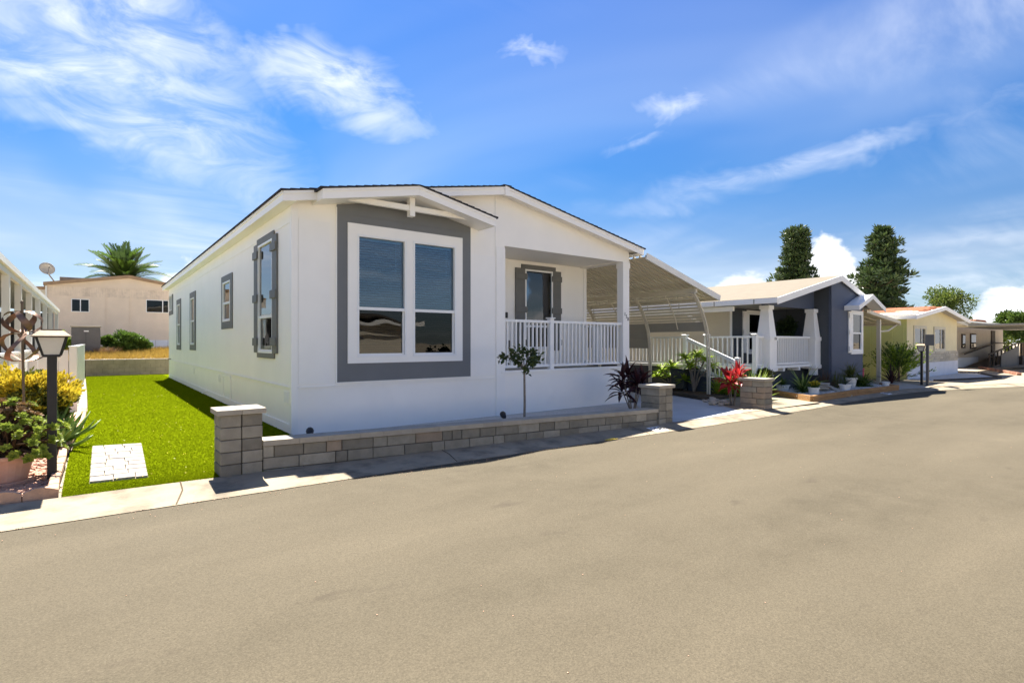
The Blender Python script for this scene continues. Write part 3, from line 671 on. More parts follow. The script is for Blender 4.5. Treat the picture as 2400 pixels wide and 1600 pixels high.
# ================================================================ the white house
X0, X1, YF, YB = 2.564, 10.884, 9.178, 27.3
XM = (X0+X1)/2; PITCH = .189; EX0, EX1 = X0-.2, X1+.2; EZ = 3.93; RZ = EZ+PITCH*(XM-EX0)
def rz(x): return EZ+PITCH*((x-EX0) if x < XM else (EX1-x))
H = thing('house', 'white single-storey manufactured house with grey window panel and corner porch', 'house', (6.7, 9.2, 0))
def window_unit(root, axis, pos, a0, a1, z0, z1, out, mid=None, name='window', glass=('window_glass', 'window_glass_dark'), blind=False, vert=None, fw=.038, frame='vinyl', back=.16, proud=.03):
    """frame with two sashes, panes behind it; out = -1/+1 is the outward side along the axis"""
    b = MB(); lo, hi = sorted((pos+out*proud, pos-out*.07))
    ring(b, axis, 0, a0, a1, z0, z1, fw, lo, hi)
    lo2, hi2 = sorted((pos+out*(proud-.012), pos-out*.05))
    def bx(p, q, r, s_, l=lo2, h=hi2):
        if axis == 'x': b.box(l, h, p, q, r, s_)
        else: b.box(p, q, l, h, r, s_)
    if mid: bx(a0+fw, a1-fw, mid-.026, mid+.026)
    if vert: bx(vert-.022, vert+.022, z0+fw, z1-fw)
    if mid:                                   # lower sash rails
        l3, h3 = sorted((pos+out*.008, pos-out*.03)); g = .022
        bx(a0+fw, a0+fw+g, z0+fw, mid-.026, l3, h3); bx(a1-fw-g, a1-fw, z0+fw, mid-.026, l3, h3); bx(a0+fw+g, a1-fw-g, z0+fw, z0+fw+g*1.3, l3, h3)
    f = b.build(name, frame, root)
    cells = [(a0+fw, a1-fw, z0+fw, z1-fw)]
    if mid: cells = [(a0+fw, a1-fw, mid+.026, z1-fw), (a0+fw, a1-fw, z0+fw, mid-.026)]
    if vert: cells = [(a0+fw, vert-.022, z0+fw, z1-fw), (vert+.022, a1-fw, z0+fw, z1-fw)]
    for i, c in enumerate(cells):
        q = MB(); pane_rect(q, axis, pos-out*(.004 if i == 0 else .016)-.003, *c); q.build('pane', glass[min(i, len(glass)-1)], f)
    if blind:
        q = MB(); z = z0+fw+.02; p = pos-out*.085
        while z < z1-fw-.02:
            if axis == 'y': M = Matrix.Translation((0, p, z)) @ Matrix.Rotation(R(28)*out, 4, 'X'); q.box(a0+fw+.012, a1-fw-.012, -.022, .022, -.0012, .0012, M)
            else: M = Matrix.Translation((p, 0, z)) @ Matrix.Rotation(-R(28)*out, 4, 'Y'); q.box(-.022, .022, a0+fw+.012, a1-fw-.012, -.0012, .0012, M)
            z += .046
        if axis == 'y':
            q.box(a0+fw+.01, a1-fw-.01, p-.02, p+.02, z1-fw-.045, z1-fw-.004)
            q.tube([(a1-.17, p+out*.035, z1-fw-.04), (a1-.17, p+out*.035, z1-.62)], .0045, 5)
        q.build('blind', 'blind_slat', f)
    q = MB(); d = pos-out*back  # dark board close behind the panes, its colour stands for the unlit room
    if axis == 'x': q.box(d-.01, d+.01, a0-.05, a1+.05, z0-.05, z1+.05)
    else: q.box(a0-.05, a1+.05, d-.01, d+.01, z0-.05, z1+.05)
    q.build('room_shade_board', 'room_shade_board', f)
    return f
# --- walls
b = MB()
WIN = (3.635, 5.66, 1.285, 3.44)
wall_cells(b, 'y', YF, X0, 6.89, 0.0, 3.75, [WIN], .12, 1)
b.poly([(6.89, YF, 0), (X1, YF, 0), (X1, YF, .90), (6.89, YF, .90)])
b.poly([(6.89, YF, 3.59), (X1, YF, 3.59), (X1, YF, 3.75), (6.89, YF, 3.75)])
b.poly([(X0, YF, 3.75), (X1, YF, 3.75), (X1, YF, rz(X1)-.09), (XM, YF, RZ-.09), (X0, YF, rz(X0)-.09)])
LW = [(10.32, 11.40, 1.35, 3.42), (14.14, 15.06, 2.055, 3.02), (19.88, 20.72, 1.47, 2.99), (23.5, 24.36, 1.45, 2.98), (26.05, 27.0, 2.86, 3.5)]
wall_cells(b, 'x', X0, YF, YB, 0.0, 3.80, LW, .12, 1)
b.poly([(X1, 10.72, 0), (X1, YB, 0), (X1, YB, 3.8), (X1, 10.72, 3.8)]); b.poly([(X1, YF, 0), (X1, 10.72, 0), (X1, 10.72, .86), (X1, YF, .86)])
b.poly([(X0, YB, 0), (X1, YB, 0), (X1, YB, 3.86), (XM, YB, RZ-.09), (X0, YB, 3.86)])
PW = (8.69, 9.63, 1.37, 3.41)
wall_cells(b, 'y', 10.72, 6.89, X1, .9, 3.62, [PW], .12, 1)
b.poly([(6.89, YF, .9), (6.89, 10.72, .9), (6.89, 10.72, 3.62), (6.89, YF, 3.62)])
b.poly([(X1-.001, YF, 3.59), (X1-.001, 10.72, 3.59), (X1-.001, 10.72, 3.85), (X1-.001, YF, 3.85)])
b.poly([(10.65, YF+.01, 3.59), (10.65, 10.72, 3.59), (10.65, 10.72, 3.63), (10.65, YF+.01, 3.63)]); b.poly([(10.65, YF+.12, 3.592), (X1, YF+.12, 3.592), (X1, 10.72, 3.592), (10.65, 10.72, 3.592)])
b.poly([(6.89, YF, 3.59), (X1, YF, 3.59), (X1, YF+.12, 3.59), (6.89, YF+.12, 3.59)]); b.poly([(6.89, YF+.12, 3.59), (10.65, YF+.12, 3.59), (10.65, YF+.12, 3.63), (6.89, YF+.12, 3.63)])
b.build('wall', 'white_paint', H)
part('porch_ceiling', 'white_paint', H, (6.88, X1+.1, YF+.05, 10.75, 3.625, 3.64))
part('porch_floor', 'panel_gray', H, (6.88, X1-.004, YF+.004, 10.74, .82, .895))
part('porch_ledge', 'white_trim', H, (6.80, X1+.02, YF-.03, YF+.16, .897, .945))
# --- boards and seams on the walls
part('corner_board', 'white_trim', H, (X0-.020, X0+.085, YF-.020, YF+.0, .0, 3.74), (X0-.020, X0, YF, YF+.085, .0, 3.80))
part('corner_board', 'white_trim', H, (6.660, 6.893, YF-.020, YF-.001, .0, 3.55))
part('corner_board', 'white_trim', H, (X0-.010, X0-.001, YB-.1, YB+.01, .0, 3.80))
part('skirt_band', 'white_trim', H, (X0+.087, 6.653, YF-.022, YF-.001, .798, .820))
part('skirt_band', 'white_trim', H, (X0-.022, X0-.001, YF+.087, YB-.102, .798, .820))
part('wall_batten', 'white_trim', H, (X0+.092, 3.17, YF-.012, YF-.001, .86, 3.58))
part('wall_batten', 'white_trim', H, (6.04, 6.640, YF-.012, YF-.001, .86, 3.33))
part('wall_batten', 'white_trim', H, (6.640, 6.656, YF-.014, YF-.001, 3.36, 4.60))
part('frieze_board', 'white_trim', H, (X0-.010, X0-.001, YF+.087, YB-.102, 3.52, 3.79))
part('base_board', 'white_trim', H, (X0-.020, X0-.001, YF+.087, YB-.102, .05, .20))
# --- grey panel round the front window
b = MB(); ya, yb = YF-.030, YF-.001
b.box(3.293, 3.475, ya, yb, 1.184, 3.62); b.box(5.809, 6.012, ya, yb, 1.184, 3.62); b.box(3.293, 6.012, ya, yb, .867, 1.184)
b.prism([(3.293, 3.62), (6.012, 3.62), (6.012, 3.86), (4.56, 4.15), (3.293, 3.90)], 'y', ya, yb)
b.build('window_panel', 'slate_paint', H)
part('panel_seam', 'slate_paint', H, (3.295, 6.010, ya-.006, ya-.0005, 3.752, 3.762))
part('panel_edging', 'white_trim', H, (3.275, 3.2925, ya-.002, yb, .850, 3.86), (6.0125, 6.030, ya-.002, yb, .850, 3.84), (3.2925, 6.0125, ya-.002, yb, .850, .8665))
b = MB(); ya = YF-.052
b.box(3.475, 3.635, ya, yb, 1.184, 3.62); b.box(5.66, 5.809, ya, yb, 1.184, 3.62); b.box(3.635, 5.66, ya, yb, 3.44, 3.62); b.box(3.635, 5.66, ya, yb, 1.184, 1.285); b.box(4.586, 4.717, ya, yb, 1.285, 3.44)
b.build('window_surround', 'white_trim', H)
window_unit(H, 'y', YF, 3.635, 4.586, 1.285, 3.44, -1, 2.145, blind=True, back=.30, proud=.062)
window_unit(H, 'y', YF, 4.717, 5.66, 1.285, 3.44, -1, 2.145, blind=True, back=.30, proud=.062)
part('mullion_back', 'white_trim', H, (4.586, 4.717, YF, YF+.12, 1.285, 3.44))
# --- windows of the long side
def shutter(root, axis, pos, a0, a1, z0, z1, out, clip_side, mname='shutter_paint'):
    lo, hi = sorted((pos, pos+out*.035)); b = MB()
    B = (lambda q, p0, p1, r0, r1, l=lo, h=hi: q.bbox(l, h, p0, p1, r0, r1, .004) if axis == 'x' else q.bbox(p0, p1, l, h, r0, r1, .004))
    B(b, a0, a1, z0, z1); s = b.build('shutter', mname, root)
    l2, h2 = sorted((pos+out*.036, pos+out*.062))
    for f in (.10, .5, .90):
        zc = z0+(z1-z0)*f; q = MB(); e = .06
        p0, p1 = (a0-.01, a1+e) if clip_side > 0 else (a0-e, a1+.01)
        B(q, p0, p1, zc-.075, zc+.075, l2, h2); q.build('batten', mname, s)
def trimmed(root, a0, a1, z0, z1, w):
    b = MB(); ring(b, 'x', X0, a0, a1, z0, z1, .1, -.022, -.001, wt=z1-w[3], wb=w[2]-z0)
    # side boards as wide as the panel leaves
    b = MB(); B = lambda p, q, r, s_: b.box(X0-.022, X0-.001, p, q, r, s_)
    B(a0, w[0], z0, z1); B(w[1], a1, z0, z1); B(w[0], w[1], w[3], z1); B(w[0], w[1], z0, w[2]); b.build('window_panel', 'shutter_paint', root)
w = LW[0]
part('window_head', 'shutter_paint', H, (X0-.030, X0-.001, 10.22, 11.47, 3.42, 3.546)); part('window_apron', 'shutter_paint', H, (X0-.030, X0-.001, 10.22, 11.47, 1.257, 1.35))
shutter(H, 'x', X0-.001, 10.02, 10.315, 1.35, 3.46, -1, 1); shutter(H, 'x', X0-.001, 11.41, 11.70, 1.35, 3.46, -1, -1)
window_unit(H, 'x', X0, *w, -1, 2.03, glass=('window_glass_mirror', 'window_glass_dark'))
for w, pn, mid in ((LW[1], (13.92, 15.26, 1.877, 3.175), 2.50), (LW[2], (19.64, 20.92, 1.294, 3.18), 2.24), (LW[3], (23.28, 24.56, 1.27, 3.17), 2.22)):
    trimmed(H, *pn, w); window_unit(H, 'x', X0, *w, -1, mid, glass=('window_glass_mirror', 'window_glass_dark'))
trimmed(H, 25.82, 27.18, 2.69, 3.51, (26.05, 27.0, 2.86, 3.5)); window_unit(H, 'x', X0, *LW[4], -1, None, glass=('window_glass_mirror', 'window_glass_dark'), vert=26.52)
# --- skirting door, vents, small fixings on the long side
ad = part('access_door', 'white_trim', H, (X0-.014, X0-.001, 14.09, 15.06, .16, .76)); q = MB(); ring(q, 'x', X0-.014, 14.09, 15.06, .16, .76, .06, -.012, -.0005); q.build('door_frame', 'white_trim', ad)
for y in (9.36, 15.45, 19.9): 
    v = part('vent', 'white_trim', H, (X0-.010, X0-.001, y, y+.30, .52, .74))
    q = MB()
    for k in range(4): q.box(X0-.018, X0-.0105, y+.025+k*.066, y+.055+k*.066, .54, .72)
    q.build('louver', 'white_trim', v)
q = MB(); q.tube([(X0, 26.6, .86), (X0-.10, 26.6, .86), (X0-.10, 26.6, .80)], .018, 7); q.build('hose_tap', 'bronze', H)
q = MB(); q.tube([(X0, 17.6, .16), (X0-.09, 17.6, .15), (X0-.12, 17.6, .10)], .02, 7); q.build('drain_pipe', 'white_trim', H)
# --- porch window
shutter(H, 'y', 10.719, 8.37, 8.68, 1.335, 3.43, -1, 1); shutter(H, 'y', 10.719, 9.64, 9.92, 1.335, 3.43, -1, -1)
part('window_head', 'shutter_paint', H, (8.57, 9.72, 10.680, 10.719, 3.42, 3.53))
window_unit(H, 'y', 10.72, *PW, -1, 1.96, blind=False, back=.5, glass=('window_glass', 'window_glass_dark'))
q = MB(); z = 1.45
while z < 3.36: q.box(8.75, 9.42, 10.86, 10.864, z, z+.040); z += .047
q.build('blind', 'blind_slat', H)
part('porch_lamp', 'black_metal', H, (8.02, 8.09, 10.64, 10.719, 2.15, 2.29))
part('outlet_cover', 'box_gray', H, (8.10, 8.20, 10.69, 10.719, 1.42, 1.60))
part('corner_board', 'white_trim', H, (X1-.10, X1+.012, 10.70, 10.7195, .9, 3.59))
# --- porch post, number, railing
b = MB(); b.bbox(10.655, 10.89, YF-.01, YF+.20, .946, 3.589, .006); pp = b.build('porch_post', 'white_trim', H)
part('post_collar', 'white_trim', pp, (10.64, 10.905, YF-.022, YF+.215, 3.44, 3.588))
for ch, x, z in (('1', 10.715, 2.265), ('5', 10.775, 2.205), ('8', 10.835, 2.140)):
    M = Matrix.Translation((x, YF-.014, z)) @ Matrix.Rotation(R(90), 4, 'X'); text_mesh(ch, .125, M, 'black_metal', 'numeral', pp, .003)
def railing(root, p, q, zb, zt, n, mname='vinyl', bw=.034, rw=.05, name='railing'):
    p = Vector(p); q = Vector(q); b = MB(); b.bar((p.x, p.y, zt-.028), (q.x, q.y, zt-.028), .075, .055); r = b.build('top_rail', mname, root)
    b = MB(); b.bar((p.x, p.y, zb+.025), (q.x, q.y, zb+.025), rw, .05); b.build('bottom_rail', mname, root)
    d = (q-p).normalized(); ang = math.atan2(d.y, d.x)
    for k in range(n):
        c = p.lerp(q, (k+1)/(n+1)); M = Matrix.Translation((c.x, c.y, 0)) @ Matrix.Rotation(ang, 4, 'Z')
        m = MB(); m.box(-bw/2, bw/2, -bw/2, bw/2, zb+.05, zt-.055, M); m.build('baluster', mname, root)
def railpost(root, x, y, w, z0, z1, mname='vinyl'):
    m = MB(); m.bbox(x-w/2, x+w/2, y-w/2, y+w/2, z0, z1, .005); o = m.build('rail_post', mname, root)
    m = MB(); m.bbox(x-w*.72, x+w*.72, y-w*.72, y+w*.72, z1+.001, z1+.03, .006); m.build('post_cap', mname, o)
RL = thing('porch_railing', 'white vinyl railing along the front and side of the white house porch', 'railing', (8.26, YF+.07, .945))
railpost(RL, 8.262, YF+.075, .115, .946, 2.085)
railing(RL, (6.90, YF+.075), (8.203, YF+.075), 1.005, 2.045, 10); railing(RL, (8.321, YF+.075), (10.65, YF+.075), 1.005, 2.045, 18)
railing(RL, (10.80, YF+.21), (10.80, 10.70), .99, 2.02, 11)
# --- roof: deck, boards, shingle courses
ROOF = MB()
for s in (0, 1):
    xs = (EX0, XM) if s == 0 else (EX1, XM)
    ROOF.prism([(xs[0], EZ-.105), (xs[1], RZ-.105), (xs[1], RZ-.016), (xs[0], EZ-.016)], 'y', 8.90, YB+.3)
RF = ROOF.build('roof', 'white_trim', H)
def rake(root, x0, z0, x1, z1, y, h, th=.022, strip=True):
    b = MB(); b.prism([(x0, z0-h), (x1, z1-h), (x1, z1-.03), (x0, z0-.03)], 'y', y-th, y); b.build('rake_board', 'white_trim', root)
    if strip: b = MB(); b.prism([(x0, z0-.055), (x1, z1-.055), (x1, z1-.012), (x0, z0-.012)], 'y', y-th-.016, y-th-.0005); b.build('rake_trim', 'white_trim', root)
rake(RF, EX0-.02, EZ-.004, XM-.001, RZ, 8.90, .168); rake(RF, XM+.001, RZ, EX1+.02, EZ-.004, 8.90, .168)
part('eave_board', 'white_trim', RF, (EX0-.022, EX0-.001, 8.90, YB+.3, EZ-.168, EZ-.03)); part('eave_trim', 'white_trim', RF, (EX0-.038, EX0-.0225, 8.884, YB+.3, EZ-.055, EZ-.012))
part('eave_board', 'white_trim', RF, (EX1+.001, EX1+.022, 8.90, YB+.3, EZ-.168, EZ-.03))
part('soffit', 'white_trim', RF, (EX0, X0-.013, 8.90, YB+.3, EZ-.150, EZ-.135)); part('soffit', 'white_trim', RF, (X1+.013, EX1, 8.90, YB+.3, EZ-.150, EZ-.135))
part('ridge_block', 'white_trim', RF, (XM-.055, XM+.055, 8.850, 8.899, RZ-.20, RZ-.005))
def courses(root, xe, ze, xr, zr_, y0, y1, n, t=.013):
    """shingle courses from eave to ridge, each lower edge standing proud of the course below"""
    dx = (xr-xe)/n; dz = (zr_-ze)/n; sl = math.hypot(dx, dz); nx, nz = (-dz/sl*(1 if dx > 0 else -1), abs(dx)/sl)
    for k in range(n):
        a = (xe+dx*k-dx*.10, ze+dz*k-dz*.10); c = (xe+dx*(k+1)+dx*.2, ze+dz*(k+1)+dz*.2)
        if k == n-1: c = (xr, zr_)
        j = rnd(-.006, .006)
        P = [(a[0], a[1]-.014), (c[0], c[1]-.014), (c[0]+nx*.004, c[1]+nz*.004), (a[0]+nx*(t+.006), a[1]+nz*(t+.006))]
        b = MB(); b.prism(P, 'y', y0+j, y1); b.build('shingle_course', 'shingle', root)
courses(RF, EX0-.045, EZ-.002, XM, RZ+.004, 8.845, YB+.32, 30); courses(RF, EX1+.045, EZ-.002, XM, RZ+.004, 8.845, YB+.32, 30)
part('ridge_cap', 'shingle', RF, (XM-.10, XM+.10, 8.84, YB+.33, RZ+.004, RZ+.018))
# --- projecting gable over the front window
GX0, GXM, GX1, GZ, GR = 2.876, 4.56, 6.205, 3.985, 4.318
b = MB(); b.prism([(GX0, GZ-.155), (GXM, GR-.155), (GXM, GR-.016), (GX0, GZ-.016)], 'y', 8.60, YF-.002); b.prism([(GX1, GZ-.155), (GXM, GR-.155), (GXM, GR-.016), (GX1, GZ-.016)], 'y', 8.60, YF-.002)
GR_ = b.build('gable_roof', 'white_trim', H)
rake(GR_, GX0-.02, GZ-.004, GXM-.001, GR, 8.60, .172); rake(GR_, GXM+.001, GR, GX1+.02, GZ-.004, 8.60, .172)
part('eave_board', 'white_trim', GR_, (GX1+.001, GX1+.022, 8.60, YF-.002, GZ-.168, GZ-.02)); part('eave_board', 'white_trim', GR_, (GX0-.022, GX0-.001, 8.60, 8.855, GZ-.168, GZ-.02))
courses(GR_, GX0-.045, GZ-.002, GXM, GR+.004, 8.545, YF, 12); courses(GR_, GX1+.045, GZ-.002, GXM, GR+.004, 8.545, YF, 12)
part('gable_beam', 'white_trim', H, (3.16, 5.86, 8.86, 8.93, 3.925, 4.02))
part('king_post', 'white_trim', H, (4.51, 4.61, 8.835, 8.955, 3.826, 4.17))
# small floodlights on stakes by the skirting
for (x, y, lab) in ((2.70, 8.72, 'small black spotlight at the left corner of the white house'), (6.32, 8.45, 'black spotlight on a stake beside the thin sapling')):
    t = thing('spotlight', lab, 'spotlight', (x, y, .012), group='garden spotlights')
    q = MB(); q.tube([(x, y, .0), (x, y, .07)], .012, 6); q.build('stake', 'black_metal', t)
    q = MB(); q.tube([(x-.02, y-.06, .09), (x+.0, y-.01, .11), (x+.02, y+.05, .145), (x+.025, y+.07, .15)], [.030, .05, .062, .058], 10); q.build('lamp_head', 'black_metal', t, smooth=True)

# ================================================================ carport awning on the right of the white house
A0 = Vector((11.12, 0, 3.72)); A1 = Vector((14.38, 0, 2.84)); AY0, AY1 = 8.80, 18.8
AW = thing('carport_awning', 'cream corrugated metal carport awning with curved louvered side screen', 'awning', (13.9, 8.75, .058))
ad_ = (A1-A0).normalized(); an = Vector((-ad_.z, 0, ad_.x)); AL = (A1-A0).length
def awpt(s, y, h): p = A0+ad_*s+an*h; return (p.x, y, p.z)
b = MB(); prof = [(0, .0), (.012, .052), (.048, .052), (.060, .0), (.198, .0)]
for i in range(len(prof)-1):
    (ya, ha), (yb_, hb) = prof[i], prof[i+1]
    b.poly([awpt(0, ya, ha), awpt(AL, ya, ha), awpt(AL, yb_, hb), awpt(0, yb_, hb)]); b.poly([awpt(0, ya, ha+.004), awpt(0, yb_, hb+.004), awpt(AL, yb_, hb+.004), awpt(AL, ya, ha+.004)])
b.v = [(x, y+AY0, z) for x, y, z in b.v]
pan = b.build('roof_panel', 'awning_cream', AW); copies(pan, [(0, .2*k, 0) for k in range(1, 50)])
def slab(name, y0, y1, h0, h1, s0=0, s1=None, m='awning_white'):
    s1 = AL if s1 is None else s1; b = MB(); P = [awpt(s0, y0, h0), awpt(s1, y0, h0), awpt(s1, y0, h1), awpt(s0, y0, h1)]; Q = [(p[0], y1, p[2]) for p in P]
    b.v = P+Q
    for f in ((0, 1, 2, 3), (7, 6, 5, 4), (0, 4, 5, 1), (1, 5, 6, 2), (2, 6, 7, 3), (3, 7, 4, 0)): b.face(f)
    return b.build(name, m, AW)
slab('front_fascia', AY0-.035, AY0-.002, -.075, .085, -.03, AL+.05)
part('side_gutter', 'awning_cream', AW, (A1.x-.005, A1.x+.035, AY0-.03, AY1, A1.z-.075, A1.z+.035))
part('eave_beam', 'awning_cream', AW, (13.28, 13.36, AY0+.02, AY1, 2.925, 3.045))
def arch(z):   # side screen profile
    pts = [(13.08, 2.95), (13.30, 2.74), (13.50, 2.48), (13.66, 2.20), (13.78, 1.90), (13.84, 1.62), (13.87, 1.30), (13.88, 1.0), (13.88, .058)]
    for (xa, za), (xb, zb) in zip(pts[:-1], pts[1:]):
        if zb <= z <= za: return xa+(xb-xa)*(za-z)/(za-zb)
    return 13.90
zs = [2.92-.09*k for k in range(22)]+[.8, .5, .3, .058]
for y, full in ((8.80, 1), (9.75, 0), (10.85, 1), (11.9, 0), (13.0, 1), (14.1, 0), (15.2, 1), (16.3, 0), (17.4, 1)):
    b = MB(); zz = [z for z in zs if full or z > 1.85-(0 if y < 10.8 else .45)]
    for dy in ((-.035, .035) if full else (0,)):
        b.tube([(arch(z), y+dy, z) for z in zz], .028 if full else .018, 6)
    b.build('arched_post' if full else 'arched_rib', 'awning_cream', AW)
k = 0; z = 2.86
while z > 2.12:
    x = arch(z)+.02; b = MB(); M = Matrix.Translation((x, 0, z)) @ Matrix.Rotation(R(62), 4, 'Y'); b.box(-.029, .029, 8.86, 17.4, -.003, .003, M); b.build('louver', 'lattice_tan', AW); z -= .085
def screen(name, y0, y1, z0, z1):
    b = MB(); n = 8; zq = [z1-(z1-z0)*i/n for i in range(n+1)]
    for i in range(n): b.poly([(arch(zq[i])+.024, y0, zq[i]), (arch(zq[i])+.024, y1, zq[i]), (arch(zq[i+1])+.024, y1, zq[i+1]), (arch(zq[i+1])+.024, y0, zq[i+1])])
    b.build(name, 'panel_gray', AW)
screen('side_panel', 8.86, 10.8, 1.86, 2.13); screen('side_panel', 10.9, 17.4, 1.36, 2.13)

# ================================================================ plant helpers
def cloud(b, c, rad, n, L_, w, bias=.45, out=.7, mats=None, up=.25, zmin=None):
    """leaves through an uneven ellipsoid; mats = list of (index, weight)"""
    c = Vector(c); off = Vector((rnd(0, 99), rnd(0, 99), rnd(0, 99)))
    for _ in range(n):
        d = rdir(); r = random.random()**bias
        r *= .78+.50*noise.noise(d*1.7+off)+.12*noise.noise(d*5+off)
        p = c+Vector((d.x*rad[0], d.y*rad[1], d.z*rad[2]))*r
        if zmin is not None and p.z < zmin: continue
        if mats: b.cur = random.choices([m[0] for m in mats], [m[1] for m in mats])[0]
        dd = (d*out+rdir()*.8+Vector((0, 0, up))); b.leaf(p, dd, rdir(), L_*rnd(.7, 1.25), w*rnd(.7, 1.2))
    b.cur = 0
def rosette(b, c, nrm, rad, n=16, wide=.34, cup=.55):
    """succulent rosette: rings of spoon leaves"""
    c = Vector(c); nrm = Vector(nrm).normalized(); q = nrm.to_track_quat('Z', 'X'); a = rnd(0, 6)
    for k in range(n):
        f = (k+.5)/n; a += 2.39996; el = cup*(1-f)*1.25+.12; L_ = rad*(.38+.62*f)
        d = q @ Vector((math.cos(a)*math.cos(el), math.sin(a)*math.cos(el), math.sin(el))); s = q @ Vector((-math.sin(a), math.cos(a), 0)); u = s.cross(d)*-1
        w = L_*wide; o = len(b.v); p0 = c
        b.v += [tuple(p0), tuple(p0+d*L_*.62-s*w+u*w*.25), tuple(p0+d*L_*.62-u*w*.15), tuple(p0+d*L_*.62+s*w+u*w*.25), tuple(p0+d*L_+u*w*.25)]
        b.face((o, o+1, o+2)); b.face((o, o+2, o+3)); b.face((o+1, o+4, o+2)); b.face((o+2, o+4, o+3))
def strap_plant(b, c, n, L_, w, el=(25, 80), droop=.9, seg=5, az=(0, 360), fold=.25, jit=.03, mats=None, twist=0.0):
    for k in range(n):
        a = R(rnd(*az)); e = R(rnd(*el)); d = Vector((math.cos(a)*math.cos(e), math.sin(a)*math.cos(e), math.sin(e)))
        if mats: b.cur = random.choices([m[0] for m in mats], [m[1] for m in mats])[0]
        b.strap(Vector(c)+Vector((rnd(-jit, jit), rnd(-jit, jit), rnd(-jit, jit))), d, L_*rnd(.65, 1.1), w*rnd(.8, 1.15), droop*rnd(.6, 1.3), seg, fold, twist=rnd(-twist, twist))
    b.cur = 0

# ================================================================ planted bed left of the lawn
BORD = [(-.27, 6.90), (-.275, 7.3), (-.275, 7.98), (-.265, 8.6), (-.275, 9.25), (-.25, 10.0), (-.225, 10.85), (-.185, 11.5), (-.155, 12.25), (-.12, 13.5), (-.11, 15.0)]
b = MB(); b.poly([(x-.05, y, .045) for x, y in BORD]+[(-.9, 15.0, .045), (-4.5, 15, .045), (-4.5, 6.95, .045)]); struct('gravel_bed', 'pink_gravel', b)
b = MB(); n = 0
while n < 3800:
    y = 6.95+5.5*random.random()**1.5; x = rnd(-1.3, -.32); n += 1
    s = rnd(.014, .034); M = Matrix.Translation((x, y, .052+rnd(0, .012))) @ Matrix.Rotation(rnd(0, 6.3), 4, 'Z') @ Matrix.Rotation(rnd(-.5, .5), 4, 'X'); b.box(-s, s, -s*.6, s*.6, -s*.35, s*.35, M)
_tag(b.build('gravel', 'chip_pink'), 'pink stone chips in the bed by the lamp post', 'gravel', kind='stuff')
t = thing('brick_edging', 'curved terracotta brick edging between the pink gravel and the turf', 'edging', (-.27, 7.0, .045))
def along(P, step):
    out = []; acc = 0.0
    for (xa, ya), (xb, yb) in zip(P[:-1], P[1:]):
        L_ = math.hypot(xb-xa, yb-ya); s = acc
        while s < L_: f = s/L_; out.append((xa+(xb-xa)*f, ya+(yb-ya)*f, math.atan2(yb-ya, xb-xa))); s += step
        acc = s-L_
    return out
for x, y, a in along(BORD, .235):
    M = Matrix.Translation((x-.045, y+.11, .045)) @ Matrix.Rotation(a+rnd(-.02, .02), 4, 'Z'); q = MB(); q.bbox(-.113, .113, -.042, .042, 0, .085+rnd(-.006, .006), .008, M, .003); q.build('brick', 'edging_brick', t)
t = thing('scalloped_edging', 'weathered scalloped terracotta edging along the gutter at far left', 'edging', (-.9, 6.92, .045))
for k in range(14):
    x0 = -.40-.27*k; y = 6.905+.006*k; prof = [(-.13, 0)]+[(-.13+.26*i/8, .085+.035*math.sin(math.pi*i/8)) for i in range(9)]+[(.13, 0)]
    q = MB(); q.prism([(x0+px_, .035+pz) for px_, pz in prof], 'y', y-.03, y+.03); q.build('brick', 'edging_brick', t)
# lamp post
LPX, LPY = -.357, 7.746
def lamp_post(x, y, z0, h, w, label, s=1.0, name='lamp_post'):
    t = thing(name, label, 'lamp post', (x, y, z0), group='yard lamp posts'); zt = z0+h
    q = MB(); q.bbox(x-w/2, x+w/2, y-w/2, y+w/2, z0-.04, zt-.30*s, .004); q.build('post', 'black_metal', t)
    q = MB(); q.box(x-.07*s, x+.07*s, y-.07*s, y+.07*s, zt-.305*s, zt-.285*s); q.build('collar', 'black_metal', t)
    # four tapered lantern panes between corner bars
    a, c = .072*s, .125*s; z1, z2 = zt-.285*s, zt-.085*s; q = MB()
    for i in range(4):
        A = [(-1, -1), (1, -1), (1, 1), (-1, 1)]; p, r_ = A[i], A[(i+1) % 4]
        g = MB(); g.poly([(x+p[0]*a, y+p[1]*a, z1), (x+r_[0]*a, y+r_[1]*a, z1), (x+r_[0]*c, y+r_[1]*c, z2), (x+p[0]*c, y+p[1]*c, z2)]); g.build('lantern_pane', 'frosted_glass', t)
        q.bar((x+p[0]*a, y+p[1]*a, z1), (x+p[0]*c, y+p[1]*c, z2), .016*s); q.bar((x+p[0]*c, y+p[1]*c, z2), (x+r_[0]*c, y+r_[1]*c, z2), .016*s); q.bar((x+p[0]*a, y+p[1]*a, z1), (x+r_[0]*a, y+r_[1]*a, z1), .016*s)
    q.build('lantern_frame', 'black_metal', t)
    q = MB(); q.lathe([(.02*s, 0), (.034*s, .03*s), (.038*s, .07*s), (.02*s, .11*s)], (x, y, z1+.005), 10); q.build('bulb', 'bulb_white', t, smooth=True)
    q = MB(); r0, r1, r2 = .165*s, .10*s, .085*s; zz = (zt-.085*s, zt-.075*s, zt-.018*s, zt-.004*s); V = []
    for r_, z in ((r0, zz[0]), (r0, zz[1]), (r1, zz[2]), (r2, zz[2]), (r2, zz[3])): V += [(x-r_, y-r_, z), (x+r_, y-r_, z), (x+r_, y+r_, z), (x-r_, y+r_, z)]
    q.v = V; q.face((3, 2, 1, 0)); q.face((16, 17, 18, 19))
    for l in range(4):
        for i in range(4): j = (i+1) % 4; q.face((l*4+i, l*4+j, l*4+4+j, l*4+4+i))
    q.build('lantern_roof', 'bronze', t)
    return t
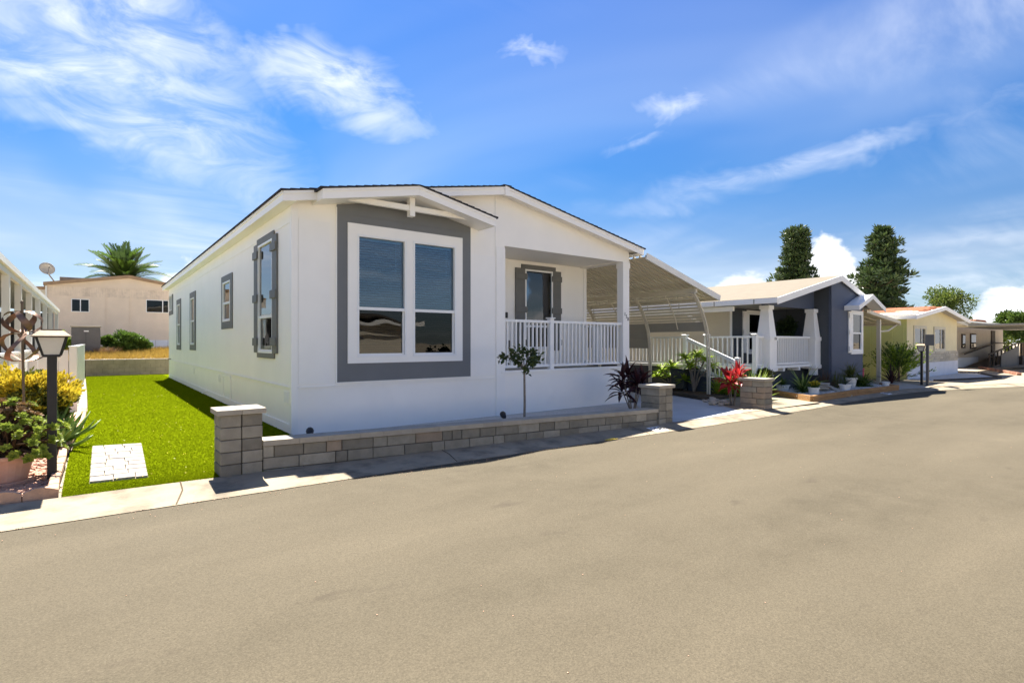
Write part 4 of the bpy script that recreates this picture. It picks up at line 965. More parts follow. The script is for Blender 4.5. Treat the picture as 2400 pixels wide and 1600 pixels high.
lamp_post(LPX, LPY, .045, 1.65, .082, 'tall black lamp post with bronze lantern in the pink gravel bed')
# terracotta pot and the succulent in it
PX_, PY_ = -.76, 7.86
t = thing('terracotta_pot', 'large terracotta pot at the left edge holding a succulent', 'pot', (PX_, PY_, .05))
q = MB(); q.lathe([(.19, .03), (.20, .05), (.245, .24), (.26, .27), (.275, .275), (.275, .31), (.25, .315), (.235, .29), (.02, .285)], (PX_, PY_, .05), 24); q.build('bowl', 'terracotta', t, smooth=False)
q = MB(); q.lathe([(.235, .0), (.25, .01), (.255, .035), (.23, .04)], (PX_, PY_, .048), 24); q.build('saucer', 'terracotta', t)
t = thing('succulent_plant', 'sprawling green and bronze rosette succulent growing from the terracotta pot', 'plant', (PX_, PY_, .335))
q = MB(); g = MB(); d2 = MB()
for k in range(190):
    a = rnd(0, 6.283); rr = .48*random.random()**.6; zt = .40+.50*(1-(rr/.52)**1.6)*rnd(.6, 1.05)
    if rr > .3: zt = rnd(.26, .62)
    tip = Vector((PX_+.04+rr*math.cos(a), PY_+rr*math.sin(a)*.8, zt+.05)); base = Vector((PX_+rnd(-.1, .1), PY_+rnd(-.1, .1), .33))
    mid = (base+tip)/2+Vector((0, 0, .06)); q.tube([base, mid, tip], [.013, .011, .009], 5)
    nrm = Vector((math.cos(a)*rr*1.5, math.sin(a)*rr*1.5-.25, .6)); rosette(d2 if (rr < .26 and zt > .66 and random.random() < .75) else g, tip, nrm, rnd(.048, .078), 20, .30, .75)
q.build('stem', 'leaf_brown', t); g.build('rosettes', 'leaf_aeonium', t, kind='stuff'); d2.build('bronze_rosettes', 'leaf_aeonium_dark', t, kind='stuff')
# yellow-green shrub behind
t = thing('yellow_shrub', 'rounded shrub with yellow and green leaves behind the lamp post', 'shrub', (-.78, 10.6, .05))
q = MB(); cloud(q, (-.80, 10.6, .60), (.70, .6, .50), 8200, .07, .042, .30, .9, [(0, 1)], .5, .06); q.build('foliage', 'leaf_olive', t)
q = MB(); cloud(q, (-.80, 10.6, .70), (.74, .64, .50), 5600, .075, .048, .14, 1.0, [(0, 1)], .8, .60); q.build('new_growth', 'leaf_yellow', t)
q = MB()
for k in range(9): a = rnd(0, 6.3); q.tube([(-.8, 10.6, .04), (-.8+.2*math.cos(a), 10.6+.2*math.sin(a), .35), (-.8+.45*math.cos(a), 10.6+.45*math.sin(a), .75)], [.02, .014, .008], 5)
q.build('stem', 'bark', t)
# finger-leaved succulent leaning over the turf
t = thing('finger_succulent', 'blue green succulent with long finger leaves leaning over the turf edge', 'plant', (-.46, 9.95, .05))
q = MB()
for k in range(70):
    a = R(rnd(-75, 60)) if k < 52 else R(rnd(60, 285)); e = R(rnd(8, 62)); L_ = rnd(.28, .55)
    d = Vector((math.cos(a)*math.cos(e), math.sin(a)*math.cos(e), math.sin(e))); p = Vector((-.46+rnd(-.22, .16), 9.95+rnd(-.28, .28), rnd(.06, .22)))
    m = p+d*L_*.5; tip = p+d*L_+Vector((0, 0, .10*L_/.4)); q.tube([p, p+d*L_*.25, m, p+d*L_*.8+Vector((0, 0, .04)), tip], [.016, .027, .031, .024, .004], 7, flat=.8)
q.build('leaves', 'leaf_aloe', t, smooth=True)
# copper wind spinner on a pole
SX, SY = -.66, 8.9
t = thing('wind_spinner', 'two-tier copper wind spinner on a thin pole behind the succulent pot', 'wind spinner', (SX, SY, .05))
q = MB(); q.tube([(SX, SY, .03), (SX-.02, SY, 1.2), (SX-.03, SY, 2.03)], .014, 8); q.build('pole', 'bronze', t)
def spinner(zc, rad, hh, n, tw, ph):
    for k in range(n):
        a0 = 6.283*k/n+ph; q = MB(); m = 10
        for i in range(m+1):
            f = i/m; a = a0+tw*f; z = zc+hh*math.cos(math.pi*f); r_ = rad*math.sin(math.pi*f)**.8+.012; wv = .15*rad*math.sin(math.pi*f)+.006
            for s in (-1, 1): q.v.append((SX-.03+r_*math.cos(a+s*wv/max(r_, .05)), SY+r_*math.sin(a+s*wv/max(r_, .05)), z+s*wv*.45))
        for i in range(m): o = i*2; q.face((o, o+1, o+3, o+2))
        q.build('vane', 'copper', t, smooth=True)
spinner(1.80, .185, .13, 5, 1.5, .4); spinner(1.49, .245, .17, 6, -1.5, 1.0)
q = MB(); q.lathe([(.0, 0), (.02, .01), (.012, .035), (.0, .045)], (SX-.03, SY, 2.02), 8); q.build('finial', 'bronze', t)
# white vinyl fence at the back of the bed
t = thing('vinyl_fence', 'white vinyl privacy fence running back along the left of the turf', 'fence', (-.35, 15.2, .04))
y = 15.2
while y < 28.2:
    q = MB(); q.bbox(-.42, -.28, y-.07, y+.07, .02, 1.44, .006); fp = q.build('fence_post', 'vinyl', t); q = MB(); q.bbox(-.435, -.265, y-.085, y+.085, 1.441, 1.47, .008); q.build('post_cap', 'vinyl', fp); y += 2.15
for y in [15.2+2.15*k for k in range(6)]:
    part('fence_rail', 'vinyl', t, (-.375, -.325, y+.071, y+2.079, 1.30, 1.41)); part('fence_rail', 'vinyl', t, (-.375, -.325, y+.071, y+2.079, .08, .20))
    for k in range(12): q = MB(); yy = y+.075+k*.167; q.box(-.363, -.337, yy+.003, yy+.164, .20, 1.30); q.build('plank', 'vinyl', t)
for k in range(4): q = MB(); x = -.43-.167*(k+1); q.box(x+.003, x+.164, 15.19, 15.215, .06, 1.38); q.build('plank', 'vinyl', t)
# ================================================================ neighbour's patio on the far left
t = thing('neighbour_house', 'grey mobile home at far left with a white screened patio along its side', 'house', (-3.6, 18, 0))
part('wall', 'box_gray', t, (-6.0, -3.7, 9.0, 27.2, 0, 2.9)); part('patio_floor', 'box_gray', t, (-3.69, -1.15, 9.0, 26.9, .0, .05)); part('roof', 'awning_white', t, (-6.2, -3.6, 8.8, 27.4, 2.9, 3.05))
pr = MB(); pr.prism([(-3.7, 2.92), (-1.10, 2.66), (-1.10, 2.72), (-3.7, 3.0)], 'y', 9.0, 27.0); pr = pr.build('patio_roof', 'panel_gray', t)
q = MB(); q.box(-1.12, -1.06, 8.95, 27.05, 2.61, 2.70); q.box(-1.16, -1.02, 8.95, 27.05, 2.701, 2.80); q.build('fascia', 'awning_white', pr)
part('far_wall', 'box_gray', t, (-3.7, -1.2, 26.9, 26.98, 0, 2.65))
for y in (9.4, 11.7, 13.5, 15.6, 17.9, 20.4, 22.9, 26.6): q = MB(); q.bbox(-1.15, -1.05, y-.055, y+.055, 0, 2.62, .004); q.build('patio_post', 'awning_white', t)
for y0, y1 in zip((9.4, 11.7, 13.5, 15.6, 17.9, 20.4, 22.9), (11.7, 13.5, 15.6, 17.9, 20.4, 22.9, 26.6)):
    q = MB(); q.box(-1.12, -1.08, y0+.056, y1-.056, .06, 1.34); q.box(-1.14, -1.06, y0+.056, y1-.056, 1.341, 1.385); q.build('low_panel', 'vinyl', t)
for y0, y1, z0, z1 in ((10.5, 12.2, 1.3, 2.2), (14, 16, 1.3, 2.25), (18.5, 20.2, 1.3, 2.2), (22.5, 24, 1.3, 2.2)):
    f = part('window', 'vinyl', t, (-3.70, -3.66, y0, y1, z0, z1)); part('pane', 'window_glass_dark', f, (-3.655, -3.65, y0+.06, y1-.06, z0+.06, z1-.06)); part('room_shade_board', 'room_shade_board', f, (-3.659, -3.656, y0+.05, y1-.05, z0+.05, z1-.05))
t = thing('patio_table', 'dark patio table glimpsed inside the screened patio', 'table', (-2.2, 13.4, 0))
part('tabletop', 'dark_wood', t, (-2.7, -1.7, 12.6, 14.2, .72, .76))
for x in (-2.6, -1.8):
    for y in (12.7, 14.1): part('leg', 'dark_wood', t, (x-.03, x+.03, y-.03, y+.03, 0, .72))
# ================================================================ retaining wall, slope and the house behind the lawn
t = thing('retaining_wall', 'low tan concrete block retaining wall at the far end of the turf', 'wall', (1.5, 30.6, 0))
part('core', 'mortar', t, (-.27, 9.0, 30.53, 30.68, 0, .74))
for r_ in range(4):
    x = -.28-(.2 if r_ % 2 else 0)
    while x < 4.4:
        xa = max(x, -.28); q = MB(); q.bbox(xa+.003, x+.397, 30.5+rnd(0, .004), 30.70, .002+r_*.186, r_*.186+.184, .004); q.build('block', 'cmu', t); x += .4
x = -.30
while x < 4.4: q = MB(); q.bbox(x+.002, x+.598, 30.48, 30.72, .745, .785, .004); q.build('cap_stone', 'coping', t); x += .6
part('block_end', 'cmu', t, (4.45, 9.0, 30.5, 30.7, 0, .77))
b = MB()
for i in range(20):
    for j in range(8):
        f = lambda a, c: (-2.0+a*.6, 30.68+c*.62, .76+.36*min(1, c/6.5)+.05*noise.noise(Vector((a*.9, c*.9, 0))))
        b.poly([f(i, j), f(i+1, j), f(i+1, j+1), f(i, j+1)])
b.poly([(-14, 35.6, 1.10), (14, 35.6, 1.10), (40, 80, 1.10), (-30, 80, 1.10)]); b.poly([(-2, 30.68, -.02), (-2, 30.68, .76), (-2, 35.7, 1.12), (-2, 35.7, -.02)]); b.poly([(-14, 35.6, -.02), (14, 35.6, -.02), (14, 35.6, 1.10), (-14, 35.6, 1.10)])
struct('dirt_slope', 'lot_ground', b)
b = MB()
for k in range(15000):
    x = rnd(-1.2, 4.6); y = 30.75+4.4*random.random(); z = .76+.36*min(1, (y-30.68)/4.0)+.0
    a = rnd(0, 6.3); h = rnd(.08, .30); b.strap if False else None
    w = .012; o = len(b.v); lx, ly = rnd(-.12, .12), rnd(-.12, .12); b.v += [(x-w*math.cos(a), y-w*math.sin(a), z-.03), (x+w*math.cos(a), y+w*math.sin(a), z-.03), (x+lx, y+ly, z+h)]; b.face((o, o+1, o+2))
_tag(b.build('dry_grass', 'dry_grass'), 'golden dry grass on the slope above the retaining wall', 'grass', kind='stuff')
t = thing('utility_cabinet', 'dark grey utility cabinet with a pale lid on the slope behind the lawn', 'cabinet', (-.27, 33.3, 1.0))
q = MB(); q.bbox(-.83, .27, 33.0, 33.75, .85, 2.27, .02); q.build('body', 'box_gray', t); q = MB(); q.bbox(-.87, .31, 32.95, 33.8, 2.272, 2.35, .015); q.build('lid', 'coping', t)
part('nameplate', 'paint_white', t, (-.36, -.18, 32.985, 32.999, 2.06, 2.11)); part('door_seam', 'black_metal', t, (-.29, -.28, 32.994, 32.9995, .95, 2.0))
t = thing('green_shrub', 'flat-topped dark green shrub right of the utility cabinet', 'shrub', (1.25, 33.6, 1.0))
q = MB()
for (cx_, cy_, cz_, r_) in ((.9, 33.6, 1.5, .5), (1.35, 33.6, 1.72, .62), (1.75, 33.6, 1.5, .52), (.62, 33.6, 1.62, .34), (2.0, 33.7, 1.35, .36), (1.2, 33.3, 1.35, .5)): cloud(q, (cx_, cy_, cz_), (r_*1.15, r_, r_*.62), 1500, .16, .07, .3, 1.0, None, .4)
q.build('foliage', 'leaf_green', t); q = MB(); q.tube([(1.2, 33.6, .9), (1.3, 33.6, 1.5)], [.05, .03], 6); q.build('stem', 'bark', t)
t = thing('pale_shrub', 'light green shrub left of the utility cabinet', 'shrub', (-1.25, 33.4, 1.0))
q = MB(); cloud(q, (-1.3, 33.4, 1.55), (.5, .5, .55), 2200, .13, .07, .3, 1.0, None, .5); q.build('foliage', 'leaf_lime', t); q = MB(); q.tube([(-1.3, 33.4, .85), (-1.3, 33.4, 1.4)], .03, 6); q.build('stem', 'bark', t)
t = thing('dry_weeds', 'brown dry weeds in front of the dark green shrub', 'weeds', (.45, 32.6, .9))
q = MB()
for k in range(260): a = rnd(0, 6.3); q.strap((.45+rnd(-.28, .45), 32.7+rnd(-.2, .2), .9), (math.cos(a)*.5, math.sin(a)*.5, 1), rnd(.3, .65), .02, .6, 3)
q.build('stalks', 'leaf_dryweed', t)
# the tan house
t = thing('tan_house', 'tan low-gabled mobile home behind the lawn with two dark windows', 'house', (1.56, 37, 1.1))
bz = lambda x: 4.62+(5.24-4.62)*((x+1.95)/(1.56+1.95)) if x < 1.56 else 5.24-(5.24-4.62)*((x-1.56)/3.6)
b = MB(); HT = [(-.93, -.17, 3.17, 3.86), (2.36, 3.45, 3.24, 3.97)]; wall_cells(b, 'y', 37.0, -1.9, 5.1, 1.1, 4.5, HT, .1, 1)
b.poly([(-1.9, 37, 4.5), (5.1, 37, 4.5), (5.1, 37, 4.6), (1.56, 37, 5.2), (-1.9, 37, 4.6)]); b.box(-1.9, 5.1, 37.12, 50, 1.1, 4.5); b.poly([(-1.9, 37, 1.1), (-1.9, 37.13, 1.1), (-1.9, 37.13, 4.6), (-1.9, 37, 4.6)]); b.build('wall', 'tan_siding', t)
b = MB(); b.poly([(-1.88, 36.992, 4.0), (5.05, 36.992, 4.0), (5.05, 36.992, 4.52), (-1.88, 36.992, 4.52)]); b.build('stained_panel', 'tan_stain', t)
for x in (.55, 1.63, 3.9): part('panel_seam', 'tan_siding', t, (x-.02, x+.02, 36.975, 36.998, 1.2, 4.45))
part('panel_seam', 'tan_siding', t, (-1.9, 5.1, 36.97, 36.99, 4.50, 4.54)); part('skirting', 'skirt_white', t, (1.8, 5.1, 36.95, 36.995, 1.1, 1.68))
for k in range(5): part('skirting_seam', 'panel_gray', t, (2.2+k*.6, 2.215+k*.6, 36.945, 36.9495, 1.1, 1.68))
b = MB(); b.prism([(-2.05, 4.50), (1.56, 5.12), (5.2, 4.50), (5.2, 4.66), (1.56, 5.28), (-2.05, 4.66)], 'y', 36.8, 50.2); rf = b.build('roof', 'tan_trim', t)
for w in HT:
    xm = (w[0]+w[1])/2 if w[0] < 0 else w[0]+.73*(w[1]-w[0]); f = MB(); ring(f, 'y', 37, *w, .03, -.03, .05); f.box(xm-.02, xm+.02, 36.975, 37.03, w[2]+.03, w[3]-.03); f = f.build('window', 'vinyl', t)
    for p, q_ in ((w[0]+.03, xm-.02), (xm+.02, w[1]-.03)): part('pane', 'window_glass_dark', f, (p, q_, 37.0, 37.006, w[2]+.03, w[3]-.03))
    part('room_shade_board', 'room_shade_board', f, (w[0], w[1], 37.09, 37.1, w[2], w[3]))
b = MB(); b.prism([(-3.6, 4.30), (-1.92, 4.36), (-1.92, 4.46), (-3.6, 4.40)], 'y', 37.2, 44); b.build('side_awning', 'tan_trim', t); part('side_fascia', 'awning_cream', t, (-3.6, -1.93, 37.25, 37.28, 3.75, 4.30)); part('corner_post', 'awning_white', t, (-1.98, -1.905, 36.96, 37.04, 1.1, 4.5))
t = thing('roof_cooler', 'grey rooftop cooler unit on the tan house roof', 'cooler', (-.9, 38.6, 4.85))
part('housing', 'ac_metal', t, (-1.45, -.35, 38.2, 39.0, 4.70, 5.10))
for k in range(9): part('fin', 'ac_metal', t, (-1.43+k*.12, -1.37+k*.12, 38.17, 38.199, 4.8, 5.06))
t = thing('satellite_dish', 'pale satellite dish on a mast at the corner of the tan roof', 'satellite dish', (-1.60, 37.3, 4.68))
q = MB(); q.tube([(-1.55, 37.3, 4.62), (-1.80, 37.3, 5.02), (-1.9, 37.25, 5.2)], .03, 7); q.build('mast', 'ac_metal', t)
M = Matrix.Translation((-1.92, 37.15, 5.38)) @ Vector((.35, -1, .35)).to_track_quat('Z', 'Y').to_matrix().to_4x4()
q = MB(); q.lathe([(.005, -.085), (.12, -.07), (.24, -.03), (.33, .03), (.335, .04), (.24, -.012), (.12, -.05), (.005, -.065)], (0, 0, 0), 22, M); q.build('reflector', 'dish', t, smooth=True)
q = MB(); q.tube([tuple(M @ Vector((0, -.3, .02))), tuple(M @ Vector((0, -.05, .32)))], .014, 6); q.tube([tuple(M @ Vector((0, -.08, .30))), tuple(M @ Vector((0, .0, .36)))], .03, 7); q.build('feed_arm', 'ac_metal', t)
# palm
def palm(x, y, zb, zc, L_, n, label):
    t = thing('palm_tree', label, 'palm tree', (x, y, zb)); q = MB(); q.tube([(x, y, zb-.05), (x+.05, y, (zb+zc)/2), (x, y, zc)], [.42, .34, .38], 12); q.build('trunk', 'bark', t)
    c = [MB(), MB()]
    for k in range(n):
        a = k*2.39996+rnd(-.2, .2); f = k/n; el = R(84-88*f**1.15+rnd(-6, 6)); LL = L_*rnd(.85, 1.1); b = c[1 if f > .72 or random.random() < .25 else 0]
        d = Vector((math.cos(a)*math.cos(el), math.sin(a)*math.cos(el), math.sin(el))); p = Vector((x, y, zc)); m = 15; pts = [p.copy()]; dr = d.copy()
        for i in range(m): dr = (dr+Vector((0, 0, -.125*(1.25-math.sin(el)*.75)))).normalized(); p = p+dr*LL/m; pts.append(p.copy())
        b.tube(pts, [.05-.045*i/m for i in range(m+1)], 4, False)
        for i in range(2, m+1):
            tn = (pts[i]-pts[i-1]).normalized(); s = tn.cross(Vector((0, 0, 1))); s = s.normalized() if s.length > .05 else Vector((-math.sin(a), math.cos(a), 0)); u = s.cross(tn)
            ll = LL*.20*math.sin(math.pi*(.12+.80*i/m))+.12
            for sg in (-1, 1):
                for h_ in (0, .5): b.leaf(pts[i]-tn*(LL/m)*h_, s*sg*.8+tn*.65+u*.35, u, ll*rnd(.85, 1.1), .11, .1)
    c[0].build('fronds', 'leaf_palm', t); c[1].build('old_fronds', 'leaf_palm_dark', t)
palm(1.85, 51, 1.1, 5.9, 3.1, 74, 'tall feather palm rising behind the tan house')

# ================================================================ plants and pillars round the driveway
def cordyline(x, y, z0, stems, L_, w, mname, label, hts, name='cordyline', spread=.16, n=26):
    t = thing(name, label, 'plant', (x, y, z0)); s = MB(); l = MB()
    for k in range(stems):
        a = 6.283*k/stems+rnd(-.4, .4); h = rnd(*hts); tx, ty = x+spread*math.cos(a), y+spread*math.sin(a)
        s.tube([(x+.04*math.cos(a), y+.04*math.sin(a), z0-.02), (x+.6*spread*math.cos(a), y+.6*spread*math.sin(a), z0+h*.5), (tx, ty, z0+h)], [.016, .013, .012], 6)
        for j in range(n):
            f = j/n; aa = j*2.4+rnd(-.3, .3); e = R(84-88*f+rnd(-12, 12)); d = Vector((math.cos(aa)*math.cos(e), math.sin(aa)*math.cos(e), math.sin(e)))
            l.strap((tx, ty, z0+h-.16*f), d, L_*rnd(.75, 1.1), w*rnd(.8, 1.1), 1.1, 6, .3, w0=.25, twist=rnd(-.5, .5))
    s.build('stem', 'bark_gray', t); l.build('leaves', mname, t)
cordyline(9.55, 7.95, .012, 6, .46, .100, 'leaf_burgundy', 'dark burgundy strap-leaved plant behind the driveway pillar', (.42, .84), spread=.24, n=17)
cordyline(11.98, 6.97, .055, 4, .36, .105, 'leaf_red', 'bright red strap-leaved plant beside the freestanding pillar', (.56, .86), spread=.17, n=14)
# sapling on a stake-thin trunk in front of the porch
t = thing('sapling', 'young broadleaf sapling with a thin bare trunk in front of the porch', 'tree', (6.15, 7.6, .012))
q = MB(); q.tube([(6.15, 7.6, -.02), (6.16, 7.6, .5), (6.15, 7.6, 1.08)], [.024, .021, .018], 8)
tips = []
for k in range(11):
    a = k*2.4; r_ = rnd(.16, .36); z = rnd(1.10, 1.47)-r_*.25; tp = (6.13+r_*math.cos(a), 7.6+r_*math.sin(a), z); tips.append(tp); q.tube([(6.15, 7.6, 1.04), (6.14+.5*r_*math.cos(a), 7.6+.5*r_*math.sin(a), z-.06), tp], [.011, .008, .004], 5)
q.build('trunk', 'bark_gray', t); q = MB()
for tp in tips:
    for k in range(34): p = Vector(tp)+rdir()*rnd(.0, .12); q.leaf(p, rdir()+Vector((0, 0, -.2)), rdir(), rnd(.06, .10), rnd(.045, .070), .12)
q.build('crown', 'leaf_sapling', t)
# frangipani shrubs in the bed by the awning
def plumeria(x, y, z0, brs, label, L_=.33):
    t = thing('frangipani', label, 'shrub', (x, y, z0)); s = MB(); l = MB(); fl = MB()
    for (dx, dy, h) in brs:
        s.tube([(x, y, z0-.02), (x+dx*.35, y+dy*.35, z0+h*.55), (x+dx, y+dy, z0+h)], [.03, .024, .018], 7)
        for k in range(26):
            a = k*2.4; e = R(rnd(-5, 62)); l.strap((x+dx, y+dy, z0+h-.04*(k/20)), (math.cos(a)*math.cos(e), math.sin(a)*math.cos(e), math.sin(e)), L_*rnd(.7, 1.1), .088, .55, 4, .22, w0=.25)
        for k in range(7): fl.leaf((x+dx+rnd(-.06, .06), y+dy+rnd(-.06, .06), z0+h+.08+rnd(0, .07)), rdir()+Vector((0, 0, .6)), rdir(), .06, .05)
    s.build('trunk', 'bark_gray', t); l.build('leaves', 'leaf_lime', t); fl.build('blossoms', 'flower_white', t)
b = MB(); b.poly([(12.98, 9.4, .075), (12.38, 7.88, .075), (12.9, 7.95, .075), (14.0, 8.05, .075), (14.6, 8.2, .075), (14.6, 18, .075), (12.98, 18, .075)]); struct('planting_bed', 'soil', b)
t = thing('bed_edging', 'black edging board between the grey driveway and the frangipani bed', 'edging', (12.95, 9.4, .06))
for (xa, ya, xb, yb) in ((12.36, 7.84, 12.96, 9.38), (12.96, 9.42, 12.97, 12.0), (12.97, 12.04, 12.97, 16)):
    q = MB(); q.bar((xa, ya, .105), (xb, yb, .105), .05, .10); q.build('board', 'timber_dark', t)
plumeria(14.22, 10.3, .075, [(0, 0, .74), (.0, .38, .60), (.05, -.30, .50), (.12, .15, .42), (-.02, -.48, .34), (.1, .6, .40)], 'bright green frangipani low behind the driveway pillar')
plumeria(14.20, 9.50, .075, [(.0, .30, 1.02), (.04, -.08, 1.12), (.02, -.38, .98), (.06, -.55, .80), (.0, .1, .78)], 'tall bright green frangipani in front of the deck skirting')
t = thing('lime_grass', 'clump of lime green ornamental grass at the foot of the curved post', 'grass clump', (14.15, 8.1, .075))
q = MB()
for c_ in ((14.20, 8.0), (14.22, 8.35), (14.12, 7.75), (14.24, 8.65)): strap_plant(q, (c_[0], c_[1], .07), 130, .66, .022, (42, 88), .9, 4, jit=.10)
q.build('blades', 'leaf_lime', t)
t = thing('wheelie_bin', 'dark green wheeled bin beside the tall frangipani', 'bin', (14.34, 10.02, .075))
b = MB(); x, y = 14.34, 10.02
V = [(x-.20, y-.20, .14), (x+.20, y-.20, .14), (x+.20, y+.20, .14), (x-.20, y+.20, .14), (x-.23, y-.24, .70), (x+.23, y-.24, .70), (x+.23, y+.24, .70), (x-.23, y+.24, .70)]
b.v = V
for f in ((0, 3, 2, 1), (4, 5, 6, 7), (0, 1, 5, 4), (1, 2, 6, 5), (2, 3, 7, 6), (3, 0, 4, 7)): b.face(f)
b.build('body', 'bin_green', t); q = MB(); q.bbox(x-.25, x+.25, y-.27, y+.27, .702, .75, .012); q.build('lid', 'bin_green', t)
for s in (-1, 1): q = MB(); q.tube([(x+s*.15, y+.21, .155), (x+s*.22, y+.21, .155)], .085, 12); q.build('wheel', 'black_metal', t)
for k in range(16):
    x, y = 11.1+rnd(0, 1.5)*.9+.3, rnd(6.95, 7.9)
    x = 11.65+(y-6.95)*.75+rnd(-.25, .35); r_ = rnd(.05, .11); q = MB(); q.lathe([(.2*r_, -.3*r_), (.9*r_, -.2*r_), (1.1*r_, .1*r_), (.8*r_, .42*r_), (.2*r_, .55*r_)], (x, y, .065+.25*r_), 7)
    q.v = [(vx+rnd(-.2, .2)*r_, vy+rnd(-.2, .2)*r_, vz+rnd(-.1, .1)*r_) for vx, vy, vz in q.v]
    single(q, 'rock', 'rock', 'tan rock in the small pile beneath the red leaved plant', 'rock', 'rocks at the edge of the driveway', loc=(x, y, .06))

# ================================================================ slate blue house
BH = thing('blue_house', 'slate blue manufactured house with white porch columns and tan roof', 'house', (18.6, 7.5, 0))
BX0, BXR, BX1, BE, BR = 15.0, 19.2, 22.3, 2.80, 3.72; BS = (BR-BE)/(BXR-BX0); BS2 = .27; BE2 = BR-BS2*(BX1-BXR)
brz = lambda x: BE+BS*(x-BX0) if x < BXR else BR-BS2*(x-BXR)
b = MB(); wall_cells(b, 'x', 16.2, 9.5, 24, 0, 2.92, [], .1, 1); b.build('side_wall', 'cream_wall', BH)
b = MB(); wall_cells(b, 'y', 9.5, 16.2, 18.62, .9, 2.95, [(17.3, 18.15, 1.25, 2.52)], .1, 1)
b.poly([(18.6, 7.45, 0), (18.6, 9.5, 0), (18.6, 9.5, brz(18.6)-.08), (18.6, 7.45, brz(18.6)-.08)]); b.build('porch_wall', 'slate_dark', BH)
b = MB(); BW = (20.22, 21.02, 1.25, 2.52)
wall_cells(b, 'y', 7.45, 18.6, 21.15, 0, 3.10, [BW], .1, 1); b.poly([(18.6, 7.45, 3.10), (21.15, 7.45, 3.10), (21.15, 7.45, brz(21.15)-.08), (BXR, 7.45, BR-.08), (18.6, 7.45, brz(18.6)-.08)])
b.poly([(21.15, 7.45, 0), (21.15, 24, 0), (21.15, 24, brz(21.15)), (21.15, 7.45, brz(21.15)-.08)])
b.prism([(15.42, 2.62), (18.595, 2.62), (18.595, brz(18.6)-.09), (15.42, brz(15.42)-.09)], 'y', 7.96, 8.06)
b.poly([(16.2, 24, 0), (21.15, 24, 0), (21.15, 24, 3), (16.2, 24, 3)]); b.build('wall', 'slate_blue', BH)
part('corner_board', 'slate_blue', BH, (18.588, 18.66, 7.438, 7.4495, 0, 3.5), (18.588, 18.5995, 7.438, 7.51, 0, 3.5)); part('skirt_band', 'slate_blue', BH, (18.66, 21.15, 7.436, 7.449, .78, .80)); part('corner_board', 'white_trim', BH, (16.17, 16.27, 9.47, 9.499, .9, 2.9))
part('porch_ceiling', 'panel_gray', BH, (15.3, 18.59, 8.07, 9.5, 2.66, 2.68))
part('deck', 'white_trim', BH, (14.80, 18.59, 7.90, 9.495, .78, .86), (14.55, 16.19, 9.70, 18, .78, .86)); part('deck_joist', 'white_trim', BH, (16.4, 16.5, 7.90, 8.6, .68, .779), (17.4, 17.5, 7.90, 8.6, .68, .779))
part('deck_skirt', 'slate_dark', BH, (14.90, 18.585, 8.25, 8.29, 0, .775), (14.87, 14.895, 8.30, 9.9, 0, .775), (14.60, 14.64, 9.9, 18, 0, .775))
# columns
for cx_, lab in ((15.52, None), (18.40, None)):
    q = MB(); q.bbox(cx_-.20, cx_+.20, 7.76, 8.16, .70, 1.72, .008); co = q.build('column_pedestal', 'white_trim', BH)
    q = MB(); w0, w1 = .19, .115; q.v = [(cx_+sx_*w, 7.96+sy_*w, z) for w, z in ((w0, 1.722), (w1, 2.50)) for sx_, sy_ in ((-1, -1), (1, -1), (1, 1), (-1, 1))]
    for f in ((0, 3, 2, 1), (4, 5, 6, 7), (0, 1, 5, 4), (1, 2, 6, 5), (2, 3, 7, 6), (3, 0, 4, 7)): q.face(f)
    q.build('column', 'white_trim', BH); part('capital', 'white_trim', BH, (cx_-.145, cx_+.145, 7.815, 8.105, 2.502, 2.618)); part('rail_block', 'white_trim', co, (cx_-.225, cx_+.225, 7.735, 8.185, 1.60, 1.721)); part('foot_block', 'white_trim', co, (cx_-.10, cx_+.10, 7.80, 8.0, .50, .699)); part('foot_band', 'white_trim', co, (cx_-.225, cx_+.225, 7.735, 8.185, .72, .83))
M = Matrix.Translation((15.60, 7.731, 1.655)) @ Matrix.Rotation(R(90), 4, 'X'); text_mesh('157', .105, M, 'black_metal', 'numerals', BH, .003)
M = Matrix.Translation((15.291, 7.86, 1.655)) @ Matrix.Rotation(R(-90), 4, 'Z') @ Matrix.Rotation(R(90), 4, 'X')
BRL = thing('deck_railing', 'white railing round the slate blue house porch and deck', 'railing', (14.67, 7.95, .86))
railing(BRL, (15.73, 7.95), (18.18, 7.95), .88, 1.735, 21); railing(BRL, (14.91, 7.95), (15.29, 7.95), .88, 1.735, 3); railing(BRL, (14.85, 8.01), (14.85, 9.42), .88, 1.735, 8)
railing(BRL, (14.6, 10.12), (14.6, 12.6), .88, 1.735, 16); railing(BRL, (14.6, 12.72), (14.6, 16), .88, 1.735, 21)
for p in ((14.85, 7.95), (14.6, 10.06), (14.6, 12.66), (14.85, 9.48)): railpost(BRL, *p, .115, .0, 1.76)
ST = thing('porch_steps', 'white stair with sloping balustrade down from the blue house deck', 'stairs', (14.35, 8.9, .055))
for k in range(4): part('step', 'slate_dark', ST, (14.36, 14.80, 9.80-.40*(k+1), 9.80-.40*k, .0, .70-.17*k))
q = MB(); q.bar((14.38, 9.84, 1.64), (14.38, 8.24, .98), .07, .10); q.build('handrail', 'vinyl', ST); q = MB(); q.bar((14.38, 9.84, .98), (14.38, 8.24, .32), .05, .08); q.build('stringer', 'vinyl', ST)
for k in range(11): f = (k+1)/12; y = 9.84-1.6*f; z = 1.64-.66*f; part('baluster', 'vinyl', ST, (14.363, 14.397, y-.017, y+.017, z-.63, z-.05))
q = MB(); q.bbox(14.32, 14.44, 8.14, 8.26, .05, 1.12, .005); q.build('newel_post', 'vinyl', ST)
